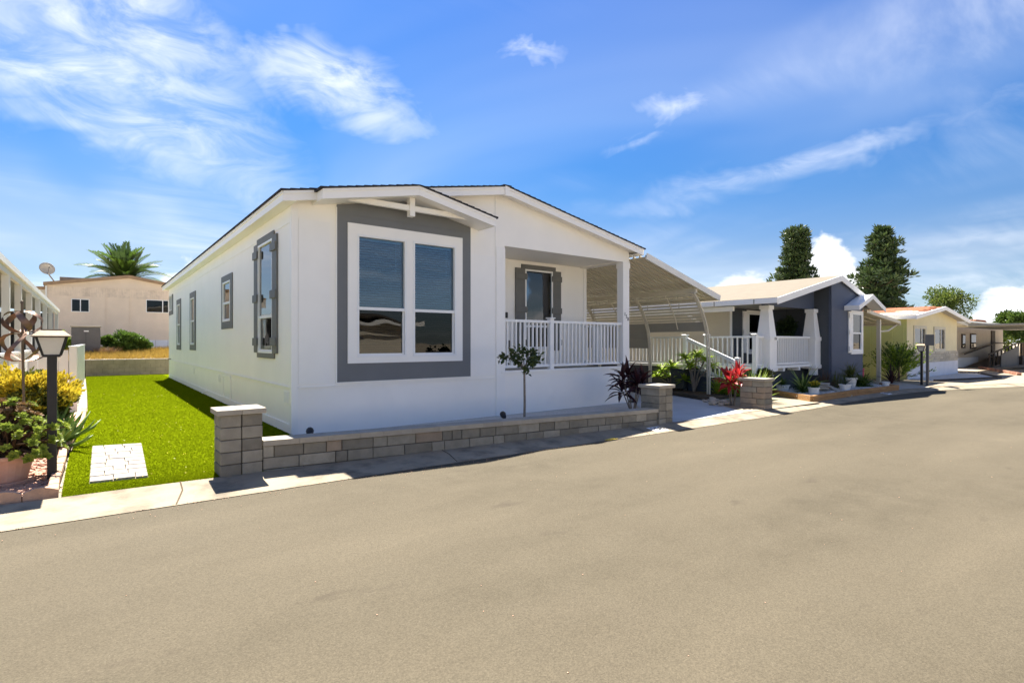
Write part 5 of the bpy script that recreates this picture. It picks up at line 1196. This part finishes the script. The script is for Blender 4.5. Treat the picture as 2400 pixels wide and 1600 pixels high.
# windows
f = MB(); ring(f, 'y', 9.5, 17.2, 18.25, 1.16, 2.62, .10, -.03, -.001); f.build('window_trim', 'white_trim', BH); shutter(BH, 'y', 9.499, 16.93, 17.19, 1.2, 2.58, -1, 1, 'white_trim'); shutter(BH, 'y', 9.499, 18.26, 18.50, 1.2, 2.58, -1, -1, 'white_trim')
window_unit(BH, 'y', 9.5, 17.3, 18.15, 1.25, 2.52, -1, 1.86, back=.4)
q = MB()
for k in range(9): q.tube([(17.34+k*.04, 9.62, 1.3), (17.34+k*.04, 9.62, 2.5)], .024, 5)
q.build('curtain', 'blind_slat', BH)
f = MB(); ring(f, 'y', 7.45, 20.12, 21.12, 1.15, 2.62, .10, -.03, -.001); f.build('window_trim', 'white_trim', BH); shutter(BH, 'y', 7.449, 19.90, 20.11, 1.2, 2.58, -1, 1, 'white_trim'); window_unit(BH, 'y', 7.45, *BW, -1, 1.86, back=.4)
q = MB()
for k in range(16): q.tube([(20.27+k*.045, 7.60, 1.9), (20.27+k*.045+.03, 7.60, 2.5)], .026, 5)
q.build('curtain', 'blind_slat', BH)
# roof
b = MB(); b.prism([(BX0, BE-.06), (BXR, BR-.06), (BXR, BR), (BX0, BE)], 'y', 7.38, 24.3); b.prism([(BXR, BR-.06), (BX1, BE2-.06), (BX1, BE2), (BXR, BR)], 'y', 7.38, 24.3); rf = b.build('roof', 'roof_tan', BH)
for (xa, za, xb, zb) in ((BX0-.03, BE-.006, BXR, BR), (BXR, BR, BX1+.03, BE2-.006)): q = MB(); q.prism([(xa, za-.19), (xb, zb-.19), (xb, zb-.004), (xa, za-.004)], 'y', 7.35, 7.379); q.build('rake_board', 'white_trim', rf)
part('gutter_board', 'white_trim', rf, (BX0-.09, BX0-.002, 7.36, 24.3, BE-.16, BE-.015)); part('gutter_board', 'white_trim', rf, (BX1+.002, BX1+.05, 7.38, 24.3, BE2-.16, BE2-.01))
for k in range(7): part('gutter_bracket', 'panel_gray', rf, (BX0-.096, BX0-.0905, 8.0+k*1.25, 8.03+k*1.25, BE-.158, BE-.02))
part('patio_beam', 'white_trim', BH, (15.06, 15.16, 8.75, 18, 2.48, 2.62)); part('soffit', 'awning_cream', BH, (BX0, 16.19, 9.5, 24, BE-.13, BE-.11))
q = MB(); q.bar((15.11, 10.4, 2.5), (16.18, 10.4, 2.05), .07); q.build('brace', 'white_trim', BH)
q = MB(); M = Matrix.Translation((17.9, 12.5, brz(17.9)+.005)) @ Matrix.Rotation(-math.atan(BS), 4, 'Y'); q.bbox(-.25, .25, -.25, .25, 0, .10, .02, M); q.build('roof_vent', 'panel_gray', rf)
b = MB(); GXa, GXb, GXc = 19.62, 20.76, 21.92
b.prism([(GXa, 2.66), (GXb, 3.07), (GXc, 2.66), (GXc, 2.75), (GXb, 3.16), (GXa, 2.75)], 'y', 7.02, 7.44); gr = b.build('gable_roof', 'white_trim', BH)
for (xa, xb) in ((GXa, GXb), (GXc, GXb)): q = MB(); q.prism([(xa, 2.60), (xb, 3.01), (xb, 3.165), (xa, 2.755)], 'y', 6.995, 7.019); q.build('rake_board', 'white_trim', gr)
part('eave_board', 'white_trim', gr, (GXa-.03, GXa-.001, 6.995, 7.44, 2.60, 2.75))
t = thing('hanging_plant', 'dark leafy plant hanging against the blue porch wall', 'plant', (18.4, 8.75, 1.3)); q = MB(); cloud(q, (18.38, 8.75, 2.0), (.14, .34, .45), 900, .11, .06, .4, .9, None, -.2); q.build('foliage', 'leaf_palm_dark', t); q = MB(); q.tube([(18.4, 8.75, 2.65), (18.4, 8.75, 2.2)], .008, 5); q.build('cord', 'black_metal', t)
# timber-edged bed with white gravel and pots
BED = [(15.35, 7.75), (14.35, 6.22), (17.2, 6.24), (20.1, 6.12), (20.6, 6.75), (20.4, 7.44), (18.6, 7.44), (18.5, 8.2), (15.4, 8.2)]
b = MB(); b.poly([(x, y, .13) for x, y in BED]); struct('gravel_bed_blue_house', 'white_gravel', b)
b = MB(); n = 0
while n < 2200:
    x, y = rnd(14.3, 20.6), rnd(6.2, 7.7)
    if not in_poly(x, y, BED): continue
    n += 1; s = rnd(.02, .045); M = Matrix.Translation((x, y, .14)) @ Matrix.Rotation(rnd(0, 6.3), 4, 'Z') @ Matrix.Rotation(rnd(-.5, .5), 4, 'X'); b.box(-s, s, -s*.7, s*.7, -s*.4, s*.4, M)
_tag(b.build('white_chips', 'chip_white'), 'white stone chips in the timber edged bed', 'gravel', kind='stuff')
t = thing('timber_edging', 'two-course timber edging round the white gravel bed', 'edging', (14.4, 6.25, .05))
for (xa, ya, xb, yb, n) in ((15.38, 7.78, 14.36, 6.20, 1), (14.36, 6.20, 17.2, 6.22, 2), (17.22, 6.22, 20.1, 6.10, 2), (20.1, 6.10, 20.62, 6.74, 1)):
    for c in range(2):
        for i in range(n):
            p = Vector((xa, ya, 0)).lerp(Vector((xb, yb, 0)), i/n); q_ = Vector((xa, ya, 0)).lerp(Vector((xb, yb, 0)), (i+1)/n); z = .085+.08*c; q = MB(); q.bar((p.x, p.y, z), (q_.x-.004, q_.y, z+rnd(-.004, .004)), .085+rnd(0, .01), .076); q.build('timber', 'timber', t)
def pot(x, y, z, r, h, mname, label, r0=.72, name='plant_pot'):
    t = thing(name, label, 'pot', (x, y, z), group='pots in the gravel bed'); q = MB(); q.lathe([(r*r0, 0), (r*.95, h*.85), (r*1.06, h*.86), (r*1.06, h), (r*.92, h), (r*.88, h*.9), (.01, h*.9)], (x, y, z), 18); q.build('bowl', mname, t); part('soil', 'soil', t, (x-r*.5, x+r*.5, y-r*.5, y+r*.5, z+h*.9, z+h*.915)); return t
def plant(name, label, x, y, z): return thing(name, label, 'plant', (x, y, z))
pot(14.95, 7.75, .055, .22, .30, 'pot_cream', 'large cream pot with a green bush behind the freestanding pillar')
t = plant('potted_bush', 'rounded olive green bush in the large cream pot', 14.95, 7.75, .33); q = MB(); cloud(q, (14.95, 7.75, .60), (.27, .27, .27), 1500, .07, .03, .35, 1, None, .5); q.build('foliage', 'leaf_olive', t); q = MB(); q.tube([(14.95, 7.75, .30), (14.95, 7.75, .5)], .015, 5); q.build('stem', 'bark', t)
pot(16.05, 7.75, .13, .19, .17, 'pot_white', 'low white bowl pot against the blue deck skirt')
t = plant('potted_fern', 'small dark green fern in the low white bowl', 16.05, 7.75, .28); q = MB(); strap_plant(q, (16.05, 7.75, .28), 70, .28, .03, (20, 80), 1.0); q.build('leaves', 'leaf_green', t)
t = plant('variegated_flax', 'tall green flax with pale edged leaves in the gravel bed', 15.75, 7.02, .13); q = MB(); strap_plant(q, (15.75, 7.02, .14), 16, .80, .055, (45, 80), .9, 6); q.build('leaves', 'leaf_variegated', t); q = MB(); strap_plant(q, (15.75, 7.02, .14), 60, .50, .05, (30, 85), 1.1, 5); q.build('inner_leaves', 'leaf_green', t)
pot(15.45, 6.62, .13, .14, .20, 'pot_white', 'white pot holding yellow flowers at the front of the gravel bed', .85)
t = plant('yellow_flowers', 'small yellow flowering plant in the white pot', 15.45, 6.62, .31); q = MB(); cloud(q, (15.45, 6.62, .39), (.15, .15, .09), 300, .05, .035, .5, 1, None, .6); q.build('leaves', 'leaf_green', t); q = MB(); cloud(q, (15.45, 6.62, .43), (.15, .15, .07), 110, .045, .045, .3, 1, None, 1); q.build('flowers', 'petal_yellow', t)
t = plant('brown_grass', 'reddish brown feathery grass against the blue wall', 17.4, 7.15, .13); q = MB(); strap_plant(q, (17.4, 7.15, .14), 170, .58, .016, (35, 88), 1.0, 4, jit=.10); q.build('blades', 'leaf_brown', t)
t = plant('wispy_shrub', 'wispy olive shrub beside the brown feathery grass', 18.1, 7.0, .13); q = MB(); strap_plant(q, (18.1, 7.05, .14), 200, .52, .014, (25, 88), .8, 4, jit=.15); q.build('blades', 'leaf_olive', t)
t = plant('low_fern', 'dark low fern at the deck foot', 16.6, 7.5, .13); q = MB(); strap_plant(q, (16.6, 7.5, .14), 120, .42, .03, (15, 75), 1.1, 4, jit=.12); q.build('leaves', 'leaf_palm_dark', t)
pot(17.3, 6.55, .13, .16, .20, 'pot_white', 'round white bowl pot in the middle of the gravel bed')
t = plant('potted_grass', 'thin dark grass in the round white bowl', 17.3, 6.55, .31); q = MB(); strap_plant(q, (17.3, 6.55, .31), 26, .32, .018, (40, 85), .8); q.build('leaves', 'leaf_palm_dark', t)
pot(18.75, 6.95, .13, .19, .32, 'pot_white', 'tall white tapered pot below the white shuttered window', .66)
t = plant('potted_palm', 'bronze green feathery palm in the tall white pot', 18.75, 6.95, .42); q = MB(); strap_plant(q, (18.75, 6.95, .43), 90, .55, .035, (25, 85), 1.1, 5); q.build('leaves', 'leaf_olive', t)
t = plant('sword_fern', 'bushy green fern right of the tall white pot', 19.3, 6.85, .13); q = MB(); strap_plant(q, (19.3, 6.85, .14), 220, .50, .045, (10, 80), 1.3, 5, jit=.12); q.build('leaves', 'leaf_green', t)
pot(20.1, 6.42, .13, .11, .15, 'pot_white', 'tiny white pot at the right end of the gravel bed')
t = thing('flagstones', 'stacked pale flagstones between the flax and the brown grass', 'stones', (16.5, 7.0, .13))
for k in range(4): q = MB(); M = Matrix.Translation((16.75+rnd(-.08, .08), 6.95+rnd(-.06, .06), .15+.055*k)) @ Matrix.Rotation(rnd(0, 1), 4, 'Z'); q.bbox(-.24, .24, -.16, .16, 0, .045, .012, M, .01); q.build('slab', 'coping', t)
q = MB(); M = Matrix.Translation((16.85, 6.55, .14)) @ Matrix.Rotation(-.5, 4, 'Z') @ Matrix.Rotation(.25, 4, 'X'); q.bbox(-.10, .10, -.42, .42, 0, .04, .01, M); q.build('slab', 'coping', t)
t = plant('striped_flax', 'yellow striped blades just behind the freestanding pillar', 13.2, 7.05, .055); q = MB(); strap_plant(q, (13.2, 7.05, .06), 34, .95, .05, (50, 88), .6, 5, jit=.12); q.build('leaves', 'leaf_variegated', t); q = MB(); strap_plant(q, (13.2, 7.05, .06), 40, .80, .05, (40, 88), .7, 5, jit=.12); q.build('inner_leaves', 'leaf_lime', t)
t = thing('garden_chair', 'pink garden chair beside the blue house under the awning', 'chair', (21.75, 8.0, .05)); x, y = 21.75, 8.0
part('seat', 'pink_plastic', t, (x-.25, x+.25, y-.25, y+.2, .36, .40))
for k in range(5): q = MB(); q.bar((x-.22+k*.11, y+.16, .40), (x-.24+k*.12, y+.36, 1.0-.03*abs(k-2)), .09, .02); q.build('back_slat', 'pink_plastic', t)
for sx_ in (-.27, .27): part('armrest', 'pink_plastic', t, (x+sx_-.05, x+sx_+.05, y-.3, y+.25, .58, .61)); part('leg', 'pink_plastic', t, (x+sx_-.03, x+sx_+.03, y-.28, y-.2, 0.05, .58)); part('leg', 'pink_plastic', t, (x+sx_-.03, x+sx_+.03, y+.14, y+.2, .05, .58))
# awning beside the blue house
t = thing('side_awning', 'tan ribbed metal awning on a cream post right of the blue house', 'awning', (23.63, 7.8, .05))
def ribbed(t, xa, za, xb, zb, y0, n, pitch, mname):
    d = Vector((xb-xa, 0, zb-za)); L_ = d.length; d.normalize(); nn = Vector((-d.z, 0, d.x)); P = lambda s, y, h: tuple(Vector((xa, y, za))+d*s+nn*h); b = MB()
    pr = [(0, 0), (.02, .07), (.08, .07), (.10, 0), (pitch-.004, 0)]
    for (ya, ha), (yb, hb) in zip(pr[:-1], pr[1:]): b.poly([P(0, y0+ya, ha), P(L_, y0+ya, ha), P(L_, y0+yb, hb), P(0, y0+yb, hb)])
    o = b.build('roof_panel', mname, t); copies(o, [(0, pitch*k, 0) for k in range(1, n)])
    q = MB(); q.prism([(xa, za-.02), (xb, zb-.02), (xb, zb+.10), (xa, za+.10)], 'y', y0-.03, y0-.002); q.build('fascia', 'awning_cream', t); part('gutter', 'awning_cream', t, (xb-.02, xb+.05, y0-.03, y0+n*pitch, zb-.08, zb+.06))
ribbed(t, 22.0, 2.64, 25.45, 2.30, 7.65, 20, .40, 'awning_cream')
part('post', 'awning_cream', t, (23.57, 23.69, 7.72, 7.84, .03, 2.42)); part('post', 'awning_cream', t, (23.57, 23.69, 12.7, 12.82, .03, 2.42))
q = MB(); q.tube([(25.44, 7.75, 2.25), (24.5, 7.75, 2.0), (23.7, 7.75, 1.96)], .035, 6); q.build('downpipe', 'awning_cream', t)
# junipers
def juniper(x, y, z0, h, r, n, mname, label, lit=None, lean=(0, 0)):
    t = thing('juniper', label, 'shrub', (x, y, z0)); q = MB(); q.tube([(x, y, z0-.03), (x, y, z0+h*.6)], [.05, .02], 6); q.build('trunk', 'bark', t); q = MB(); l = MB()
    for k in range(n):
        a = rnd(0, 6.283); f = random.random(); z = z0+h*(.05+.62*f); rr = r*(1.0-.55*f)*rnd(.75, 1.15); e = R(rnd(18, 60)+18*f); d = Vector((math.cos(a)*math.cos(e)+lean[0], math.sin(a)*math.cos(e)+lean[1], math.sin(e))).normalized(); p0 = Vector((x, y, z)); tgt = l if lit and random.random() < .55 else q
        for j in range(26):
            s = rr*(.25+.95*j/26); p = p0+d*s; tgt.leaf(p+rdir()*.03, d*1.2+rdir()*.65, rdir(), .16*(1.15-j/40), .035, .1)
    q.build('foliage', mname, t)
    if lit: l.build('sun_tinted_sprays', lit, t)  # brighter copy of the foliage, sunlight put into its colour
juniper(22.75, 8.6, .05, 2.0, .75, 150, 'leaf_juniper', 'tall dark juniper under the tan side awning')
juniper(24.35, 7.35, .05, 1.35, 1.15, 120, 'leaf_juniper', 'spreading bright green juniper in front of the yellow house', 'leaf_juniper_sun_tint')
t = plant('bronze_flax', 'spiky dark bronze plant at the foot of the cream awning post', 23.1, 7.2, .05); q = MB(); strap_plant(q, (23.1, 7.2, .06), 40, .7, .04, (35, 88), .7, 5); q.build('leaves', 'leaf_burgundy', t)
lamp_post(23.15, 6.30, .05, 1.46, .07, 'small dark lamp post beside the grey sign by the yellow house', .95)
t = thing('sign_post', 'blank grey square sign on a post beside the small lamp post', 'sign', (22.84, 6.05, .05)); q = MB(); q.bbox(22.80, 22.88, 6.01, 6.09, .0, 1.80, .004); q.build('post', 'sign_gray', t)
M = Matrix.Translation((22.83, 5.99, 1.63)) @ Matrix.Rotation(R(-35), 4, 'Z'); q = MB(); q.bbox(-.16, .16, -.012, .012, -.19, .19, .004, M); q.build('board', 'sign_gray', t)
# ================================================================ yellow house
t = YH = thing('yellow_house', 'pale yellow mobile home with orange tile roof and stone wainscot', 'house', (29.6, 7.6, 0)); YA, YM, YBx, YE, YR = 26.1, 29.6, 33.1, 2.62, 3.12
yz = lambda x: YE+(YR-YE)*(x-25.75)/(YM-25.75) if x < YM else YR-(YR-YE)*(x-YM)/(33.45-YM)
b = MB(); YW = [(26.95, 28.35, 1.22, 2.16), (29.6, 31.05, 1.22, 2.16)]; wall_cells(b, 'y', 7.6, YA, YBx, .6, 2.5, YW, .1, 1); b.poly([(YA, 7.6, 2.5), (YBx, 7.6, 2.5), (YBx, 7.6, yz(YBx)-.05), (YM, 7.6, YR-.05), (YA, 7.6, yz(YA)-.05)]); b.poly([(YBx, 7.6, 0), (YBx, 20, 0), (YBx, 20, 2.6), (YBx, 7.6, 2.6)]); b.build('wall', 'yellow_siding', t)
part('side_wall', 'lime_siding', t, (YA, YA+.05, 7.61, 20, 0, 2.64))
for k in range(26): part('siding_rib', 'lime_siding', t, (YA-.02, YA-.001, 7.7+k*.40, 7.76+k*.40, .1, 2.6))
part('skirting', 'skirt_white', t, (YA-.02, YBx, 7.56, 7.599, 0, .68))
x = YA
for r_ in range(4):
    x = YA-.02
    while x < YBx-.05: w = min(rnd(.45, .9), YBx-x); q = MB(); q.bbox(x+.005, x+w-.005, 7.545+rnd(0, .02), 7.598, .69+r_*.115, .69+r_*.115+.108, .01); q.build('stone', 'stone_veneer', t); x += w
for w in YW: f = MB(); ring(f, 'y', 7.6, *[w[0]-.09, w[1]+.09, w[2]-.09, w[3]+.09], .09, -.04, -.001); f.build('window_trim', 'lattice_tan', t); window_unit(t, 'y', 7.6, *w, -1, None, vert=w[0]+.62*(w[1]-w[0]), back=.3, frame='lattice_tan')
b = MB(); b.prism([(25.75, YE-.06), (YM, YR-.06), (YM, YR), (25.75, YE)], 'y', 7.2, 20.3); b.prism([(YM, YR-.06), (33.45, YE-.06), (33.45, YE), (YM, YR)], 'y', 7.2, 20.3); rf = b.build('roof', 'roof_pale', t)
for (xa, xb) in ((25.72, YM), (33.48, YM)): q = MB(); q.prism([(xa, YE-.16), (xb, YR-.16), (xb, YR+.005), (xa, YE+.005)], 'y', 7.165, 7.199); q.build('rake_board', 'white_trim', rf)
part('eave_board', 'white_trim', rf, (25.70, 25.748, 7.2, 20.3, YE-.14, YE-.01))
yn = math.atan((YR-YE)/(YM-25.75))
for i in range(10):
    for j in range(12):
        xx = 25.85+i*.375; yy = 7.22+j*.62+(.31 if i % 2 else 0); z = yz(xx); M = Matrix.Translation((xx, yy, z+.008)) @ Matrix.Rotation(-yn, 4, 'Y'); q = MB(); q.box(-.01, .385, .004, .606, 0, .02+.004*(i % 2), M); q.build('roof_tile', 'roof_pale' if i < 3 or (i < 5 and (i*7+j*3) % 5 < 2) else 'roof_red', rf)
t = thing('far_awning', 'flat cream metal awning on twin posts right of the yellow house', 'awning', (35, 8.3, .05)); ribbed(t, 33.5, 2.62, 36.3, 2.42, 7.9, 12, .4, 'awning_cream')
for xx in (34.75, 35.15): part('post', 'lattice_tan', t, (xx-.05, xx+.05, 8.2, 8.3, .0, 2.5))
# ================================================================ beige house with ramp
t = thing('beige_house', 'beige mobile home under a flat carport roof with a dark entry ramp', 'house', (42, 9.2, 0))
part('wall', 'beige_wall', t, (39.9, 52, 9.3, 18, 0, 2.75)); part('skirting', 'skirt_white', t, (39.85, 45, 9.24, 9.298, 0, .62)); part('siding_corner', 'skirt_white', t, (38.9, 39.9, 9.3, 18, 0, 2.75))
for k in range(10): part('siding_board', 'skirt_white', t, (38.88, 39.92, 9.27, 9.299, .64+k*.2, .83+k*.2))
for (x0, x1, z0, z1) in ((41.4, 42.1, 1.2, 2.05), (43.3, 44.5, 1.15, 2.1)): f = part('window', 'dark_wood', t, (x0, x1, 9.24, 9.299, z0, z1)); part('pane', 'window_glass_dark', f, (x0+.08, x1-.08, 9.232, 9.239, z0+.08, z1-.08))
f = part('door', 'dark_wood', t, (48.5, 49.5, 9.25, 9.299, .6, 2.35)); part('handle', 'ac_metal', f, (48.6, 48.66, 9.22, 9.249, 1.4, 1.5))
part('roof', 'awning_white', t, (38.5, 52.2, 9.0, 18.2, 2.76, 2.85)); cr = part('carport_roof', 'panel_gray', t, (36.4, 52.2, 5.4, 8.99, 2.42, 2.50)); part('fascia', 'box_gray', cr, (36.35, 52.2, 5.35, 5.399, 2.38, 2.56))
for xx, yy in ((40.9, 6.2), (46, 5.6), (51, 5.6)): q = MB(); q.bbox(xx-.07, xx+.07, yy-.07, yy+.07, .0, 2.419, .01); q.build('carport_post', 'awning_white', t)
t = thing('entry_ramp', 'dark wooden ramp with railings leading up to the beige house door', 'ramp', (45, 8.6, .06)); q = MB(); q.prism([(41.0, .06), (48.5, .06), (48.5, .62)], 'y', 7.9, 9.1); q.build('ramp_deck', 'dark_wood', t); part('landing', 'dark_wood', t, (48.5, 51, 7.7, 9.1, .05, .62))
for yy in (7.95, 9.05): q = MB(); q.bar((41.0, yy, .85), (48.5, yy, 1.5), .06, .08); q.bar((48.5, yy, 1.5), (51, yy, 1.5), .06, .08); q.build('handrail', 'dark_wood', t)
for k in range(11): xx = 41.2+k*.95; zt = min(1.5, .85+(xx-41)*.0867); part('ramp_post', 'dark_wood', t, (xx-.05, xx+.05, 7.92, 7.98, .06, zt))
q = MB(); q.prism([(43.5, .06), (48.5, .06), (48.5, 1.35), (43.6, .80)], 'y', 7.86, 7.9); q.build('ramp_panel', 'box_gray', t)
t = thing('brick_border', 'low red brick border across the far driveways', 'edging', (36, 6.6, .05))
for k in range(36): f = k/36; q = MB(); M = Matrix.Translation((33.2+7*f, 5.4+2.8*f, .05)) @ Matrix.Rotation(R(21.8), 4, 'Z'); q.bbox(-.095, .095, -.08, .08, 0, .13+rnd(-.01, .01), .01, M, .006); q.build('brick', 'red_brick', t)
t = thing('bed_kerb', 'thin dark edging round the gravel bed before the yellow house', 'edging', (26, 6.5, .055)); 
for p, q_ in (((25.5, 6.55), (30.0, 5.42)), ((30.0, 5.42), (33.6, 6.9))): q = MB(); q.bar((*p, .085), (*q_, .085), .05, .08); q.build('kerb_board', 'dark_wood', t)
# ================================================================ trees beyond
def pine(x, y, h, zlow, rad, label, seed, taper):
    rs = random.getstate(); random.seed(seed); t = thing('pine_tree', label, 'tree', (x, y, 0), group='pines beyond the houses'); q = MB(); q.tube([(x, y, -.05), (x, y, h*.5), (x, y, h*.93)], [.30, .22, .05], 8); lim = q; a_ = MB(); l_ = MB()
    n = 118
    for k in range(n):
        f = (k+.5)/n; z = zlow+(h-zlow)*f**.92; prof = taper(f); a = k*2.39996+rnd(-.3, .3); rr = rad*prof*rnd(.55, 1.12); tip = Vector((x+rr*math.cos(a), y+rr*math.sin(a), z+rnd(-.1, .35)))
        lim.tube([(x, y, z-.35), tuple((Vector((x, y, z-.2))+tip)/2), tuple(tip)], [.05, .035, .015], 4)
        for m in range(3):
            c = Vector((x, y, z)).lerp(tip, (.55, .8, 1.0)[m]); s = (.40+.24*random.random())*(.75+.35*prof)
            for j in range(46): d = rdir(); d.z = abs(d.z)*.7+.1 if random.random() < .6 else d.z; (l_ if d.z > .45 and random.random() < .55 else a_).leaf(c+d*s*rnd(.15, .8), d+Vector((0, 0, .35)), rdir(), s*rnd(.55, .95), s*.27, .1)  # needles pointing upward often take the paler green
    q.build('trunk', 'bark', t); a_.build('crown', 'leaf_pine', t); l_.build('paler_needles', 'leaf_pine_light', t); random.setstate(rs)
pine(56.4, 25.9, 12.7, 4.2, 2.0, 'dense columnar pine rising behind the blue house roof', 5, lambda f: (.82+.25*math.sin(f*7))*(1-max(0, f-.72)*1.9) if f < 1 else .1)
pine(57.6, 18.7, 11.9, 3.0, 2.15, 'taller open pine with visible gaps between the blue and yellow houses', 9, lambda f: min(1, .72+.9*f)*(1-max(0, f-.48)*1.5)*(.88+.22*math.sin(f*17)))
def broadleaf(x, y, h, rad, label, seed, m1='leaf_tree', m2='leaf_tree_sun_tint', n=11, per=420, cat='tree', name='broadleaf_tree', zc=.62):
    rs = random.getstate(); random.seed(seed); t = thing(name, label, cat, (x, y, 0)); q = MB(); q.tube([(x, y, -.05), (x+.1, y, h*.35), (x, y, h*.6)], [.22, .17, .10], 8); a_ = MB(); l_ = MB()
    for k in range(n):
        d = rdir(); c = Vector((x+d.x*rad*.62, y+d.y*rad*.62, h*zc+d.z*h*(1-zc)*.62)); r_ = rad*rnd(.34, .52); q.tube([(x, y, h*.42), tuple((Vector((x, y, h*.5))+c)/2), tuple(c)], [.08, .05, .02], 5)
        cloud(a_, c, (r_, r_, r_*.8), per, .24, .15, .32, .9, None, .2); cloud(l_, c+Vector((0, 0, r_*.15)), (r_*1.04, r_*1.04, r_*.8), per//3, .24, .15, .15, .9, None, .6, c.z)  # paler leaves on each clump's upper half, sunlight put into their colour
    q.build('trunk', 'bark', t); a_.build('crown', m1, t); l_.build('sun_tinted_leaves', m2, t); random.setstate(rs)
broadleaf(73.5, 18.0, 7.9, 3.1, 'round olive green tree behind the yellow house', 3, n=15)
broadleaf(60.5, 9.6, 4.9, 1.7, 'dark green tree at the right edge behind the carport roof', 4, m1='leaf_green', m2='leaf_tree')
broadleaf(66, 12.3, 2.7, 1.7, 'low bright green shrub seen through the far carport', 6, m1='leaf_tree_sun_tint', m2='leaf_lime', n=8, per=260, cat='shrub', name='low_shrub', zc=.5)
t = thing('distant_house', 'distant house with an orange tiled roof right of the round tree', 'house', (84, 19, 0)); part('wall', 'cream_wall', t, (80, 92, 17.8, 26, 0, 3.2)); q = MB(); q.prism([(79.6, 3.2), (84, 4.3), (88, 4.3), (92.4, 3.2)], 'y', 17.4, 26.4); q.build('roof', 'roof_red', t); part('chimney', 'red_brick', t, (82.5, 83.6, 19, 20, 3.4, 5.0))
# ================================================================ across the street (seen as reflections)
t = thing('opposite_house', 'cream mobile home across the street reflected in the front windows', 'house', (3, -14, 0)); part('wall', 'cream_wall', t, (-8, 16, -24, -12.5, 0, 2.7)); q = MB(); q.prism([(-8.5, 2.66), (4, 3.7), (16.5, 2.66), (16.5, 2.8), (4, 3.84), (-8.5, 2.8)], 'y', -24.5, -12.0); q.build('roof', 'dark_wood', t)
f = part('window', 'vinyl', t, (.5, 3, -12.499, -12.46, 1.1, 2.3)); part('pane', 'window_glass_dark', f, (.6, 2.9, -12.459, -12.45, 1.2, 2.2)); part('fascia', 'white_trim', t, (-8.5, 16.5, -11.99, -11.95, 2.62, 2.80))
